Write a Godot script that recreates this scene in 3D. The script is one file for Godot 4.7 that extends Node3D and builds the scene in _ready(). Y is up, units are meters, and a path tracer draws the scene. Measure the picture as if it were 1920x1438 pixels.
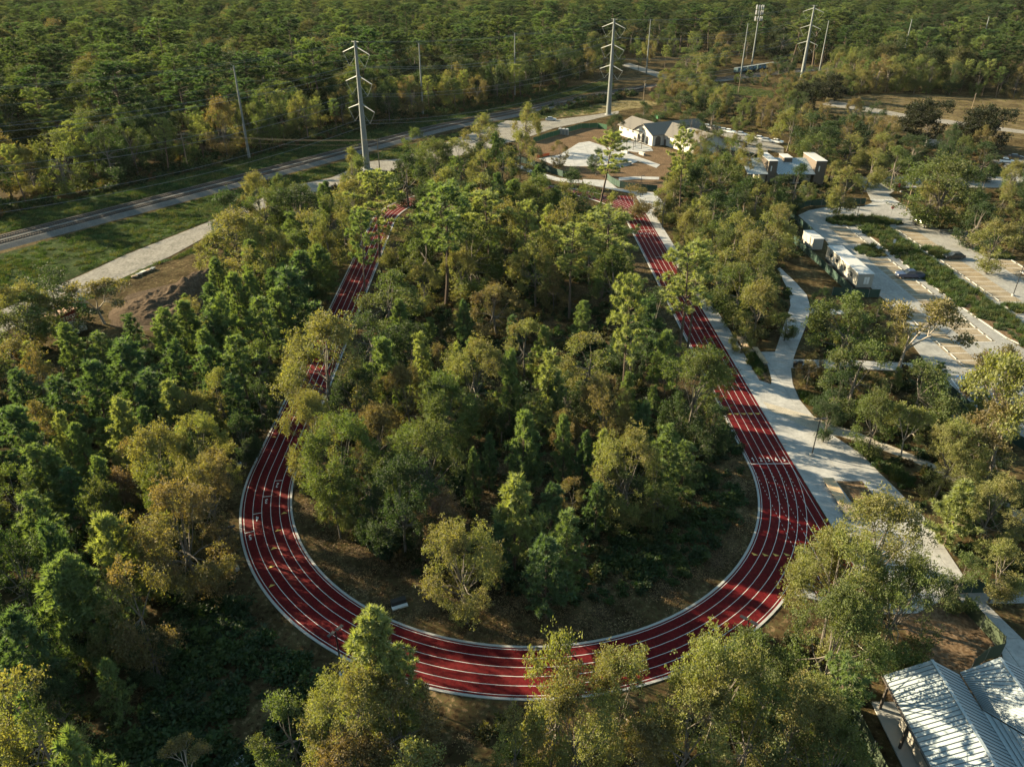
extends Node3D
# A running track looped round a pine wood, seen from a drone. Metres; x right, -z away from the viewer, ground at y 0.

const OUTLINES := {
	"plaza": [36.3, -219.8, 30.5, -224.5, 22, -231.9, 22.4, -237.1, 30, -235.8, 32, -226.3, 35.7, -223.9, 42.2, -221.5, 42.9, -215.2, 43.9, -208.1, 40.8, -199.5, 38.9, -199.5, 39.3, -174.9, 40.3, -141.2, 40.8, -122, 40.7, -107.3, 42.2, -105.7, 42.8, -107.3, 43.6, -112.1, 43.9, -117.3, 46.4, -117.3, 51.2, -127.7, 55.8, -137.7, 57.8, -144.9, 59.4, -157.9, 60.3, -158.9, 60.9, -149.9, 60.9, -143.2, 59.4, -136.6, 56.1, -129.1, 51.4, -120, 48.8, -114.7, 47.1, -110.8, 45.8, -105.9, 45.2, -100.8, 45.7, -95.6, 46.7, -90.6, 48.8, -86.2, 49.6, -81.2, 50.3, -77.4, 51.2, -71.6, 51, -68.6, 50.6, -61.6, 49, -59.9, 42.8, -56.7, 39.4, -56.6, 36.4, -57.5, 30.6, -59.3, 32, -61.1, 36.1, -61.2, 39.1, -69.4, 38.6, -85.1, 37.9, -117.1, 37.2, -142, 35.9, -217.5],
	"gravel_path": [45.7, -95.6, 46.9, -94.5, 50.8, -91.2, 54.4, -87.5, 56.9, -84.9, 58.6, -82.4, 62.2, -77.2, 65.2, -70.9, 64.1, -69.1, 60.9, -75, 57.8, -80.8, 56.9, -82.4, 54.5, -84.9, 51.3, -87.9, 47.6, -90.5, 46.7, -90.6],
	"cross_walk_path": [48.7, -114.5, 58.9, -114.1, 68.7, -113.1, 67.4, -110.2, 57.7, -111, 47.3, -111.4],
	"side_path": [59.7, -136.4, 66.3, -135.3, 65.5, -133.3, 58.4, -133.8],
	"service_road": [-105.8, -119.4, -101, -135.3, -93.9, -155.9, -91, -166.5, -80.9, -190.9, -71, -219.8, -65.8, -230.7, -57.6, -238.5, -49.5, -260.9, -39, -264.9, -22.6, -297, -11, -320.2, -2.3, -336.8, 11.4, -334.4, 23.4, -341.8, 35.8, -349.6, 49.1, -360.6, 48.2, -353.7, 37.4, -341.8, 27.1, -329.5, 17.6, -320.2, 8.4, -305.1, 0, -294, -5.9, -284.6, -17.1, -271.5, -35.4, -251.1, -45, -244.6, -55.1, -226.9, -67.2, -211.9, -77, -178.5, -79.8, -166.5, -86.2, -148.4, -90.4, -137.2, -94.8, -124.9, -99, -109.5],
	"verge": [-132.4, -157.9, -120.5, -168, -89.8, -215.2, -58.7, -260.9, -26.3, -305.1, -4.6, -334.4, 9.5, -349.6, 35.3, -372.1, 43.2, -375.1, 36.1, -353.7, 11.6, -339.3, -3.3, -324.8, -22.9, -301, -39.2, -266.5, -49.8, -262.5, -57.9, -239.8, -66.1, -231.9, -71.3, -220.9, -81.3, -191.9, -91.3, -167.3, -94.3, -156.6, -101.3, -135.8, -106.1, -119.8],
	"far_verge": [-140.9, -170.2, -129.5, -183, -95.9, -231.9, -63, -282.8, -29.6, -331.9, 10.4, -382.8, 55, -431.8, 58.7, -463.1, 11.1, -413, -31.4, -355, -68.3, -309.3, -102.2, -249.6, -139.3, -199.5, -152.1, -186.5],
	"lower_verge": [-93.5, -154.9, -90, -164.4, -78.9, -164.4, -76.1, -177.2, -73.6, -170.2, -81.8, -159.5, -83.3, -148.4, -84.1, -144, -89.7, -135.8],
	"dry_field": [11.6, -339.3, 25.2, -372.1, 47.2, -387.6, 65.2, -394.1, 73, -378.2, 49.1, -360.6, 36, -352.3],
	"brown_field": [137.8, -384.4, 160.9, -397.4, 191, -411.2, 219.6, -407.7, 256.1, -390.8, 270.5, -384.4, 214, -297, 193.4, -297, 176.5, -304, 158.9, -311.4, 157.3, -338.1, 144.3, -366.3],
	"green_bank": [105.8, -426, 119.3, -445.9, 137.8, -418.5, 131.4, -397.4, 118.1, -407.7, 102.4, -411.2],
	"dirt_yard": [9.3, -297, 21.7, -314.7, 33.2, -322.5, 45.1, -320.2, 49.4, -297, 55.5, -284.6, 62.3, -269.8, 54.4, -231.3, 43.5, -223.3, 32.6, -228.2, 30, -235.8, 17.1, -241.2, 5.4, -257],
	"pad_one": [9.3, -264.9, 17.1, -271.5, 25.3, -291.2, 29.6, -294, 34.7, -284.6, 34.9, -278.3, 45.5, -264.9, 39.6, -255.5, 33.5, -249.6, 28.6, -254, 20.6, -254, 14.4, -255.5],
	"terrace": [36.9, -285.5, 42, -296, 47, -294.5, 51.5, -283.7, 51.3, -277.5, 45.1, -274.9, 39.9, -279.2],
	"diagonal_path": [35.2, -287.4, 36.9, -283.7, 50.2, -256.3, 48.1, -251.8, 35.6, -279.2],
	"loop_path": [-0.9, -259.3, 0.4, -260.1, 7, -248.2, 15.2, -238.5, 22.1, -235.8, 21.8, -231.9, 15, -233.8, 6.9, -242.5],
	"upper_loop_path": [34, -239.1, 39.2, -240.5, 47, -239.8, 46.4, -236.5, 38.8, -237.1, 33.5, -235.1],
	"entry_road": [110, -240, 170, -240, 170, -227, 118, -227, 111.1, -219, 110.7, -208.7, 109.8, -194, 77.6, -194, 77.6, -198.5, 82.5, -203.5, 87.7, -206, 99, -207, 103, -211, 106, -222, 108, -232],
	"lot_one": [77.6, -194, 89, -194, 89.2, -165, 89, -140, 90.2, -123, 93, -108, 97, -94, 99, -85, 75, -80, 69.9, -95.3, 69.5, -101.6, 72, -120, 75.8, -140, 75.8, -165, 77.5, -178],
	"lot_two": [97.2, -194, 109.8, -194, 109.8, -186.5, 115.7, -186.2, 115.7, -172, 110.6, -171, 110.6, -164.7, 115.6, -164.5, 115.6, -140, 135, -138, 135, -118, 97.5, -118],
	"median_bed": [89.3, -188.5, 97, -188.5, 97, -118, 92, -118, 90.3, -123, 89.2, -140],
	"head_island": [83.2, -193.2, 86, -197, 92, -198, 98, -196.5, 102.8, -191, 98, -189.2, 89, -189.2, 84.5, -190],
	"bay_island": [82, -170.5, 84, -173.5, 87.6, -173.5, 88.2, -165.6, 83.5, -165.6, 82.2, -168],
	"tree_island": [98.4, -171.8, 103, -171.5, 104, -168, 103, -164.5, 98.4, -164.8],
	"end_island": [98.2, -138, 103, -138, 103.6, -133, 98.2, -133],
	"side_island": [110.9, -171.6, 116, -172, 116, -164.2, 111.2, -165],
	"far_lot": [133.2, -230.7, 155, -238.5, 164, -246.7, 166.3, -263.3, 173.7, -269.8, 190.3, -263.3, 167, -226.9, 147.6, -226.9],
	"clubhouse_lot": [74.4, -334.4, 75.3, -322.5, 92.6, -282.8, 96.8, -271.5, 100.7, -283.7, 98.8, -297, 83.6, -329.5],
	"clubhouse_lower_lot": [72, -297, 80.2, -301, 93.7, -280.1, 90.6, -269.8, 78.1, -280.1],
	"sidewalk": [48.6, -59.5, 56, -59.9, 60.8, -60.1, 59.6, -58.2, 50.9, -58.1, 52.5, -50.5, 51.6, -45.1, 46.2, -45.1, 48.8, -51.4, 48.4, -58.4],
	"dirt_pen": [40.1, -56.6, 41.5, -56.3, 48.6, -59.5, 48.3, -58.2, 48.7, -51.7, 44.6, -49.5, 42.9, -49.1, 41.3, -50.6],
	"pavilion_yard": [35.4, -47.4, 41, -50.5, 52.5, -50.5, 45.1, -36.5, 33.3, -36.5],
	"mound_yard": [-76, -127.9, -79.2, -137.2, -79.4, -143.5, -72, -149.9, -61, -141.2, -59.8, -133.3, -66.4, -125.6],
	"modern_site": [77.7, -237.8, 85.9, -263.3, 109, -263.3, 102.6, -241.2, 94, -231.3, 79.1, -231.3],
	"trailer_site": [74.7, -188.7, 77.5, -188.7, 75.8, -145.5, 74, -141.2, 69.7, -144, 69.2, -172.1],
	"accessible_bay": [69.5, -101.6, 75.1, -107.3, 77.6, -103.3, 74, -98.4, 69.9, -95.3],
	"north_road": [72.4, -534.5, 79.4, -546.4, 95.7, -479.2, 109.4, -441.8, 119.8, -448, 117.3, -437.8, 106.7, -429.9, 90.4, -458.7],
	"field_path": [148.6, -378.2, 158.4, -390.8, 177.7, -352.3, 192.3, -334.4, 209.6, -313.6, 218.5, -304, 214, -297, 205.7, -307.2, 187.4, -324.8, 171.7, -344.4],
	"clearing_road": [-275.3, -568.4, -252.3, -571.7, -240.6, -552.5, -268, -552.5],
	"clearing": [-236.9, -512.1, -227.4, -520.3, -213.4, -504.1, -212.3, -491.4, -230.1, -496.4],
	"container_site": [-92.2, -130.8, -90, -138.5, -79.3, -138.5, -74.8, -130.8, -77.3, -121.6, -84.1, -121.6],
	"forest": [-161.7, -200.4, -148, -214.1, -120, -258.6, -80.8, -327.2, -40.8, -376.6, -5.4, -402.5, 29.6, -441.8, 38.8, -486.5, 52.1, -565.2, 137.8, -637.8, 154.4, -571.7, 178.6, -552.5, 183.6, -528.7, 198.8, -517.5, 199.6, -467.6, 204.1, -441.8, 226.9, -422.2, 264.2, -404.2, 292.3, -397.4, 700, -620, 1500, -1700, -1500, -1700, -600, -400],
	"rail_scrub": [9.5, -347, 17.7, -372.1, 49, -404.2, 61.9, -418.5, 65.9, -407.7, 46.8, -384.4, 24.5, -360.6],
	"forest_hem": [-139.8, -186.5, -137.6, -196.6, -111.5, -237.8, -67.4, -305.1, -30.9, -348.3, -5.1, -375.1, 28.1, -418.5, 29.6, -441.8, -5.3, -395.7, -39.7, -364.8, -79.3, -320.2, -118.8, -255.5, -146.1, -210.8, -151.5, -200.4],
	"wood_infield": [27.1, -83, 26.9, -79.9, 26.3, -76.9, 25.2, -74, 23.7, -71.2, 21.9, -68.7, 19.7, -66.4, 17.2, -64.4, 14.4, -62.6, 11.4, -61.3, 8.2, -60.3, 5, -59.7, 1.7, -59.5, -1.7, -59.7, -4.9, -60.3, -8.1, -61.3, -11.1, -62.6, -13.9, -64.4, -16.4, -66.4, -18.6, -68.7, -20.4, -71.2, -21.9, -74, -23, -76.9, -23.6, -79.9, -23.9, -83, -26.4, -194, -26.1, -197.4, -25.5, -200.7, -24.4, -203.9, -22.9, -207, -21, -209.8, -18.7, -212.4, -16.2, -214.6, -13.4, -216.5, -10.3, -218, -7.1, -219.1, -3.7, -219.8, -0.4, -220, 3, -219.8, 6.4, -219.1, 9.6, -218, 12.6, -216.5, 15.5, -214.6, 18, -212.4, 20.3, -209.8, 22.2, -207, 23.7, -203.9, 24.8, -200.7, 25.4, -197.4, 25.6, -194],
	"thicket": [5.7, -58.2, 8.4, -62.2, 12.8, -69.4, 19.9, -76.6, 26.7, -88.8, 32.4, -93.1, 31.5, -82.4, 28.7, -73.4, 24.2, -65.7, 16.9, -59.8, 9.6, -56.7],
	"infield_litter": [31.6, -83, 31.5, -80.1, 31.1, -77.1, 30.4, -74.3, 29.4, -71.5, 28.1, -68.9, 26.6, -66.3, 24.8, -64, 22.9, -61.8, 20.7, -59.8, 18.3, -58.1, 15.8, -56.5, 13.1, -55.3, 10.4, -54.3, 7.5, -53.6, 4.6, -53.1, 1.7, -53, -1.3, -53.1, -4.2, -53.6, -7.1, -54.3, -9.8, -55.3, -12.5, -56.5, -15, -58.1, -17.4, -59.8, -19.6, -61.8, -21.5, -64, -23.3, -66.3, -24.8, -68.9, -26.1, -71.5, -27.1, -74.3, -27.8, -77.1, -28.2, -80.1, -28.4, -83, -30.4, -194, -30.2, -196.9, -29.8, -199.9, -29.1, -202.7, -28.1, -205.5, -26.8, -208.1, -25.3, -210.7, -23.5, -213, -21.6, -215.2, -19.4, -217.2, -17, -218.9, -14.5, -220.5, -11.8, -221.7, -9.1, -222.7, -6.2, -223.4, -3.3, -223.9, -0.4, -224, 2.6, -223.9, 5.5, -223.4, 8.4, -222.7, 11.1, -221.7, 13.8, -220.5, 16.3, -218.9, 18.7, -217.2, 20.9, -215.2, 22.8, -213, 24.6, -210.7, 26.1, -208.1, 27.4, -205.5, 28.4, -202.7, 29.1, -199.9, 29.5, -196.9, 29.6, -194],
	"outer_litter": [-45, -93.1, -42.5, -121.6, -34.8, -121.6, -31.6, -93.1, -32, -73.4, -25.4, -59, -17.2, -52.5, -8, -46.2, 2, -45.1, 14.8, -48, 24.9, -53.2, 31.2, -59, 38, -56, 35.7, -50.5, 21.6, -45.1, 1.9, -41.3, -12.2, -41.3, -23.1, -46.8, -30.4, -56.7, -37.7, -74.4],
	"dark_brush": [-37.3, -61.4, -31.4, -61.4, -25.3, -54.5, -20, -50.5, -17.7, -45.1, -16.5, -32.3, -31.3, -32.3, -36.7, -46.8],
	"wood_left": [-92.8, -121.6, -78.3, -121.6, -64.8, -121.6, -58.8, -141.2, -49.9, -166.5, -40.7, -153, -38.7, -121.6, -38.1, -99.2, -39.2, -84.9, -37.3, -71.4, -37, -60.6, -31.6, -46.8, -27.6, -36.5, -49.1, -36.5, -86.4, -80, -107.3, -121.6],
	"wood_strip": [-74.9, -170.2, -75.2, -182.2, -66.2, -208.1, -52.1, -228.2, -38.6, -248.2, -16.9, -267.3, 0, -289.3, 3.7, -263.3, -10.3, -241.2, -31.8, -222.1, -39.8, -203, -40.6, -170.2, -48.1, -159.5],
	"wood_fore": [-19.7, -45.1, -9.7, -44.2, -0.5, -44, 9.3, -44.8, 18.7, -47.4, 25.4, -51.2, 29.7, -54.5, 33.1, -51.8, 32.7, -45.7, 28, -32.3, -19, -32.3],
	"wood_right": [45.2, -200.4, 76.8, -234.5, 99.2, -241.2, 101.9, -222.1, 80.4, -205.5, 74.1, -190.9, 73.6, -170.2, 62.4, -163, 56.4, -141.2, 47.4, -121.6, 42.5, -121.6, 41.4, -141.2, 41.7, -182.2],
	"wood_lots": [58.4, -130.8, 69.6, -130.8, 66.8, -113.3, 67.9, -99.2, 67.2, -90.2, 66.6, -80, 66.2, -69.4, 61.6, -62.2, 52, -62.2, 50.9, -76.6, 47.4, -93.1, 46.9, -105.9],
	"wood_club": [47.9, -241.2, 61, -263.3, 87.3, -271.5, 78.7, -241.2, 49.1, -205.5, 44.1, -210.8],
	"wood_cars": [77.3, -331.9, 91.7, -364.8, 118.3, -379.7, 143.6, -351, 153.2, -299, 173.7, -263.3, 152.4, -190.9, 118.7, -141.2, 118.8, -176, 112.2, -200.4, 135.2, -228.2, 118.8, -255.5, 113.5, -304],
	"path_bed": [47.8, -89.9, 49.8, -87.5, 51.9, -83.6, 53.6, -79.4, 51.1, -77.2, 50, -81.8, 49, -86.4],
	"plaza_bed": [40.7, -115.7, 42.7, -116.5, 42.5, -111.4, 42.5, -106.6, 40.8, -107.3],
	"wall_bed": [45.4, -100.5, 46.6, -97.6, 48.2, -95.3, 48.4, -99.2, 46.4, -104.1]
}

const SPOTS := {
	"fence_road": [8.08, -291.16, 14.58, -300.98, 21.83, -310.34, 28.53, -319.11, 35.23, -320.24, 38.82, -316.88],
	"fence_loop": [0.00, -261.69, 5.43, -257.04, 10.52, -248.15, 16.17, -239.80, 18.33, -239.12],
	"fence_start": [30.00, -237.12, 30.74, -231.92, 32.76, -226.92, 36.95, -224.49, 43.30, -222.10],
	"netting": [8.59, -266.50, 10.89, -268.13, 13.25, -270.62],
	"tank": [-85.76, -136.37],
	"dumpster": [64.71, -341.84],
	"towers": [-47.95, -249.60, 43.31, -350.97, 167.80, -463.13],
	"poles": [-91.83, -265.69, -39.28, -344.41, 1.34, -395.72, 82.69, -493.89, 131.09, -458.71],
	"far_poles": [184.63, -482.16, 237.31, -491.31, 296.73, -515.72],
	"mast": [159.84, -537.40],
	"wood_poles": [-106.84, -249.13, -43.27, -246.73, 63.02, -378.15, 116.41, -407.70, 185.44, -469.90, 207.38, -484.03, 158.96, -390.78, 108.98, -202.95, 206.51, -352.31],
	"track_lamps": [-37.23, -83.26, -31.23, -63.23, -39.18, -136.37, -38.35, -109.86, 41.75, -85.53, 37.43, -216.89, -16.35, -48.78, 22.27, -50.07, 41.09, -200.45, 45.34, -138.49],
	"lot_lamps": [114.45, -223.88, 93.44, -198.00, 119.98, -183.87, 116.20, -222.10, 103.17, -142.60],
	"starts": [-30.24, -83.26, -31.04, -79.78, -31.53, -76.44, -31.72, -73.03, -31.54, -69.58],
	"marks": [-28.02, -73.12, -28.12, -69.81, -27.71, -66.67, -27.12, -63.66, -26.25, -60.74, -33.79, -93.65, -34.70, -90.08, -33.47, -178.86, -34.46, -175.24, -35.42, -171.75, -36.28, -168.01, 28.62, -65.50, 29.83, -65.41, 31.07, -65.41, 32.33, -65.50],
	"cars": [16.83, -336.82, 78.89, -322.51, 80.81, -320.24, 82.48, -317.99, 84.14, -315.77, 85.72, -312.49, 77.04, -300.98, 78.21, -297.97, 79.15, -295.02, 87.33, -310.34, 90.63, -305.08, 95.67, -296.98, 97.18, -293.08, 100.45, -291.16, 106.51, -189.13, 102.28, -164.75, 111.92, -153.97, 85.87, -152.71, 176.03, -265.69, 169.21, -259.35],
	"white_truck": [156.10, -281.90],
	"mound": [-71.32, -141.21],
	"toilets": [19.09, -307.16],
	"cabinet": [64.90, -95.74, 66.18, -96.04, 67.04, -92.63],
	"bins": [48.10, -111.75, 48.98, -111.94],
	"signs": [114.56, -220.92, 102.74, -198.48, 91.14, -171.37, 119.78, -183.02],
	"slabs": [-83.52, -127.92, -82.02, -126.74, -82.03, -128.15, -81.27, -124.90, -80.68, -126.28],
	"pallets": [-82.29, -153.02, -81.92, -154.29, -81.53, -155.58, -80.89, -156.56, -80.36, -157.54],
	"bench_box": [-12.11, -57.92],
	"trash": [-23.45, -39.73],
	"graffiti": [136.51, -491.39, 170.37, -523.05],
	"bridge": [53.44, -418.51, 78.38, -441.80]
}

# kind (0 tall pine, 1 young pine, 2 broadleaf, 3 sparse, 4 live oak), tone, x, z, height, crown width, region
const TREES := [
	[0,1,-13.3,-138,24.2,12.5,0,0,0], [0,0,-3.9,-145.5,20.2,11.1,0,0,6], [0,0,11,-130.8,18.9,9,0,0,4], [0,0,18,-141.2,18.3,12.5,0,5,0], [0,0,16.4,-94.5,23.3,6.4,0,2,0], [0,0,27.6,-111.4,20.7,9.9,0,5,0], [0,0,31.2,-118.4,19.7,6.6,0,5,0], [0,0,-29,-155.6,22.2,11.1,0,8,5],
	[0,1,-29,-135.8,19.5,6,0,6,0], [0,0,1.7,-143.5,19.2,5.8,0,0,3], [1,0,-13.2,-98,13,4.6,0,11,7], [1,0,-7.9,-96.9,12,3.8,0,11,5], [1,1,-0.4,-91.3,13,4.1,0,11,7], [1,0,4.6,-88.5,15,5.4,0,11,0], [1,2,5.8,-88.8,12,4.6,0,11,1], [1,1,1,-76,13,4.2,0,4,3],
	[1,2,-3,-77.4,9,2.8,0,1,0], [1,1,6.6,-77.9,11,3.3,0,4,1], [1,2,8.8,-76.7,10,3.1,0,4,2], [1,0,11,-74.8,11,3.2,0,4,0], [1,1,18,-74.4,12,4.7,0,4,2], [1,0,0.3,-62.7,13,5.6,0,1,0], [1,1,5.9,-59,12,4.3,0,4,0], [1,2,3.6,-56.1,11,4.7,0,4,3],
	[1,1,-4.8,-74.4,9,2.7,0,1,0], [1,2,2.6,-77.3,10,3.1,0,4,0], [1,2,4.5,-67.3,9,3.8,0,4,6], [1,2,-1.1,-60.5,9,3.5,0,1,0], [1,2,9.8,-68.6,8,3.5,0,4,0], [1,2,23,-112.5,12,6.5,0,5,0], [1,1,24.3,-102.6,11,5.1,0,2,0], [1,1,16.5,-92.5,10,3.6,0,2,0],
	[1,1,21.4,-75.3,9,4.1,0,4,7], [1,2,16.9,-82.4,10,3.6,0,2,0], [1,2,-8.3,-119.6,9,3.9,0,11,6], [1,1,-19.4,-117.2,10,4.8,0,6,0], [1,1,4.3,-108.7,9,4,0,11,5], [1,1,28,-92.8,9,4,0,2,0], [1,1,12,-119.6,9,3.9,0,5,0], [6,1,-25.5,-91.3,17,12.8,0,3,0],
	[6,1,-25.3,-78.9,13,7.3,0,3,0], [6,0,-19.1,-70.7,15,8.5,0,1,0], [2,0,-21.8,-123.9,12,10.5,0,6,0], [2,3,-22.4,-106.2,12,9.2,0,6,0], [6,2,-14.7,-90.6,11,6.4,0,3,2], [6,0,-8.6,-83.8,13,8.3,0,3,0], [6,0,-9.9,-72.7,13,8.6,0,1,0], [6,1,-5.6,-93.2,13,9,0,11,1],
	[6,3,-12.3,-65.3,13,8.5,0,1,7], [2,4,-7.9,-62.7,10,5.4,0,1,0], [6,1,-4.7,-55.4,12,7.8,0,1,3], [6,1,13.5,-70.2,13,7.3,0,4,0], [2,0,17,-69.5,10,4.5,0,4,0], [6,0,24.7,-88,16,9.4,0,2,0], [2,3,23.3,-78.2,9,4.5,0,2,2], [2,1,12.1,-100.4,11,8.1,0,11,7],
	[6,2,12.6,-85.6,12,6.8,0,2,0], [2,2,7.1,-84.3,8,3.8,0,4,3], [2,2,-2.8,-123.2,10,8.2,0,0,6], [2,0,-8.3,-140.8,15,10.8,0,0,0], [2,3,24.1,-115.2,12,7.4,0,5,0], [2,1,2.1,-108.6,10,7,0,11,2], [6,3,-21.8,-89.1,11,7.4,0,3,0], [6,2,-17.7,-81.1,10,6.8,0,3,5],
	[2,3,-16.6,-70.5,10,5.6,0,1,4], [2,3,-15.9,-106.6,10,6.1,0,11,6], [2,1,4.6,-137.3,13,8.6,0,0,6], [2,3,7.9,-92.8,9,4.8,0,11,3], [2,3,-1.5,-88.5,8,4,0,11,2], [2,1,-17,-132.4,10,6.4,0,6,0], [2,3,18.9,-104.5,11,6.1,0,2,4], [2,3,22.6,-85.1,10,4.5,0,2,7],
	[2,3,27,-84,9,5.1,0,2,0], [2,3,13,-70.2,8,4.5,0,4,0], [2,1,-20.5,-68.5,10,4.4,0,1,4], [2,3,-15.3,-65.3,8,4.3,0,1,0], [2,2,7.2,-70.5,7,3.4,0,4,1], [2,1,-16.4,-186.1,15,11.2,0,8,0], [2,1,-7,-179.8,15,11.5,0,7,0], [2,0,6.7,-179.8,14,10.2,0,10,4],
	[2,3,15.6,-186.5,14,8.9,0,9,0], [2,2,31.9,-193.9,9,9.1,0,9,0], [2,1,-1.1,-151.9,16,11.5,0,10,6], [2,0,-10.1,-154.8,14,9.5,0,10,6], [2,1,11.9,-157.3,15,9.7,0,10,1], [2,1,4.4,-152.9,14,9.4,0,10,5], [2,1,-25.6,-154.7,10,7.3,0,8,0], [2,0,-17.1,-145.4,13,9,0,0,0],
	[2,1,16.4,-148.9,13,8.1,0,10,0], [2,0,19.3,-132.8,13,7.4,0,5,0], [2,1,-10.3,-138.4,11,6.7,0,0,2], [2,0,-20.2,-154.8,14,8.5,0,8,0], [2,2,-3.3,-151.1,10,6.1,0,10,0], [2,2,8.2,-135,9,5.6,0,0,5], [2,1,11.6,-180.2,13,7.2,0,9,2], [2,0,18.2,-179.2,13,7.4,0,9,0],
	[2,1,23.2,-174.4,12,6.1,0,9,4], [2,0,3.2,-180.2,13,7.2,0,7,0], [1,1,0,-181.3,14,9.8,0,7,0], [1,1,-10.3,-180.2,13,9,0,8,0], [1,2,-3.8,-177.8,13,8.2,0,10,0], [1,1,10.4,-181.5,12,7.6,0,9,0], [1,1,21.9,-154.3,13,6.6,0,10,0], [1,1,-53.7,-113.6,12,6.5,1,13,2],
	[1,1,-56.2,-108.7,12,5.6,1,19,2], [1,1,-46.7,-111.7,13,6.5,1,19,3], [1,1,-48.7,-121.4,13,4.9,1,13,5], [1,1,-45.7,-122.4,13,5.5,1,14,2], [1,2,-39.2,-121.8,14,8.9,1,14,0], [1,1,-40.5,-111,13,6.4,1,19,4], [1,1,-40.2,-98,13,6,1,15,3], [1,2,-44.6,-97.5,11,4.9,1,15,2],
	[1,2,-55.7,-95.7,13,7.7,1,19,1], [1,2,-58.8,-91.1,12,6.3,1,16,0], [1,2,-60.6,-86.1,12,6,1,16,0], [1,2,-50.7,-89.9,11,6.2,1,16,0], [1,0,-46,-86.9,11,5.4,1,15,5], [1,0,-50.2,-81,12,5.6,1,15,3], [1,0,-56.6,-79.1,11,3.5,1,16,0], [1,1,-53.7,-77.6,11,4.2,1,16,0],
	[1,1,-55,-70.9,12,5.2,1,21,2], [1,1,-53.6,-71.5,11,4.6,1,21,3], [1,1,-47.8,-69.6,11,4.4,1,15,8], [1,2,-62.7,-79.3,12,6.3,1,16,0], [1,0,-39.1,-56.5,14,5.3,1,18,0], [1,2,-45.6,-56.5,12,4.4,1,20,0], [1,1,-40.2,-48.5,14,6,1,20,0], [1,1,-31.1,-33.9,13,4.4,1,20,0],
	[1,2,-40.8,-43.1,14,6,1,20,0], [1,2,-50.6,-100.9,10,5.1,1,19,2], [1,2,-49.1,-84,9,4.4,1,15,1], [1,1,-51,-62,12,5.3,1,21,4], [1,1,-35.1,-43.7,8,2.8,1,20,0], [1,2,-51.5,-69.8,9,3.9,1,21,2], [1,2,-49,-110.5,11,5.5,1,19,0], [1,2,-40.5,-135.6,12,6.5,1,14,0],
	[1,1,-39.5,-117.1,12,5.7,1,14,3], [1,2,-42.2,-78.9,9,3.5,1,15,5], [1,2,-62.6,-110.7,10,4.5,1,19,0], [1,2,-69.8,-92.5,10,5.5,1,17,0], [1,1,-65.8,-106.7,9,5.3,1,19,1], [1,2,-38.5,-90.9,10,4.7,1,15,7], [2,1,-41.2,-71.8,13,6.3,1,15,4], [6,1,-38,-76,12,6.8,1,15,3],
	[6,2,-34.1,-66.6,13,7.6,1,18,0], [2,0,-46.1,-67,9,4.9,1,18,2], [2,4,-46.4,-70.7,8,4.5,1,15,0], [2,2,-34.8,-49.8,13,6,1,20,0], [6,2,-33.3,-59,14,9.2,1,18,0], [2,1,-36.8,-36.9,14,6.1,1,20,0], [2,1,-41.7,-91.7,10,5.8,1,15,5], [2,3,-83.2,-125,12,11.4,1,12,0],
	[2,1,-84,-117.1,12,9.1,1,12,0], [2,0,-82.7,-116,11,10.7,1,12,5], [2,0,-39.3,-103,9,5.2,1,19,0], [2,0,-39.5,-67.1,11,4.9,1,18,5], [2,1,-35.9,-59.3,10,6,1,18,0], [2,3,-48.8,-54.6,12,5.6,1,20,3], [2,3,-41.4,-46.2,11,4.7,1,20,2], [2,1,-38.1,-48.7,9,3.9,1,20,0],
	[2,1,-43.9,-86.8,9,4.6,1,15,1], [2,2,-60.8,-88.5,8,4.6,1,16,0], [2,2,-75.5,-100.9,10,7.4,1,17,1], [2,2,-47.5,-76.8,8,4.2,1,15,0], [2,2,-63.2,-84,9,5.1,1,16,0], [2,3,-36.3,-83,8,4.4,1,15,3], [2,3,-36.1,-91.5,8,4.1,1,15,5], [2,0,-57.7,-68.5,10,5,1,21,0],
	[2,3,-33.5,-48.1,7,3.5,1,20,6], [2,3,-38.4,-41.5,8,3.6,1,20,3], [3,2,-77.5,-129.1,10,12.4,1,12,0], [3,2,-26.5,-37.1,6,3.9,1,20,0], [2,3,-65.7,-172.1,13,10.2,2,22,4], [2,0,-58.6,-174,13,8.9,2,22,7], [2,1,-58.7,-152.2,14,12.3,2,22,0], [2,3,-51.7,-175.4,13,11.7,2,22,0],
	[2,1,-43.9,-157,13,9.8,2,22,7], [2,1,-49.7,-148.5,12,8.1,2,22,2], [2,1,-51.1,-135.6,12,8.4,2,22,1], [2,0,-42.8,-145.1,12,7.9,2,22,2], [2,1,-39,-152,12,7.2,2,22,5], [2,0,-41.3,-168.6,13,9.1,2,22,5], [2,1,-38.8,-178.8,14,8.4,2,23,0], [2,0,-40.9,-200.6,14,8,2,23,0],
	[2,1,-61.8,-148.1,11,7.1,2,22,0], [2,1,-37.5,-161.6,12,6.5,2,22,4], [2,3,-29,-206.8,14,10.9,2,23,7], [2,0,-22.5,-224,14,11.7,2,24,5], [2,0,-38.2,-138.4,11,5.7,2,22,3], [2,1,-10.7,-261.2,15,11.8,2,25,0], [2,1,-15.5,-224,14,11,2,24,0], [2,3,-3.2,-228.8,13,8.9,2,25,5],
	[2,1,5.6,-276.2,16,9.3,2,25,0], [2,1,2.4,-235.5,14,8.4,2,25,0], [2,1,-8.2,-214.6,13,8.4,2,24,2], [2,3,7.2,-231,11,5.9,2,25,0], [2,2,15.8,-253.2,8,5.4,2,25,0], [2,0,-29.7,-239.6,14,9.3,2,24,4], [2,3,-15.4,-189.2,14,8.8,2,23,5], [2,3,-23,-205,13,8.1,2,23,0],
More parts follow.
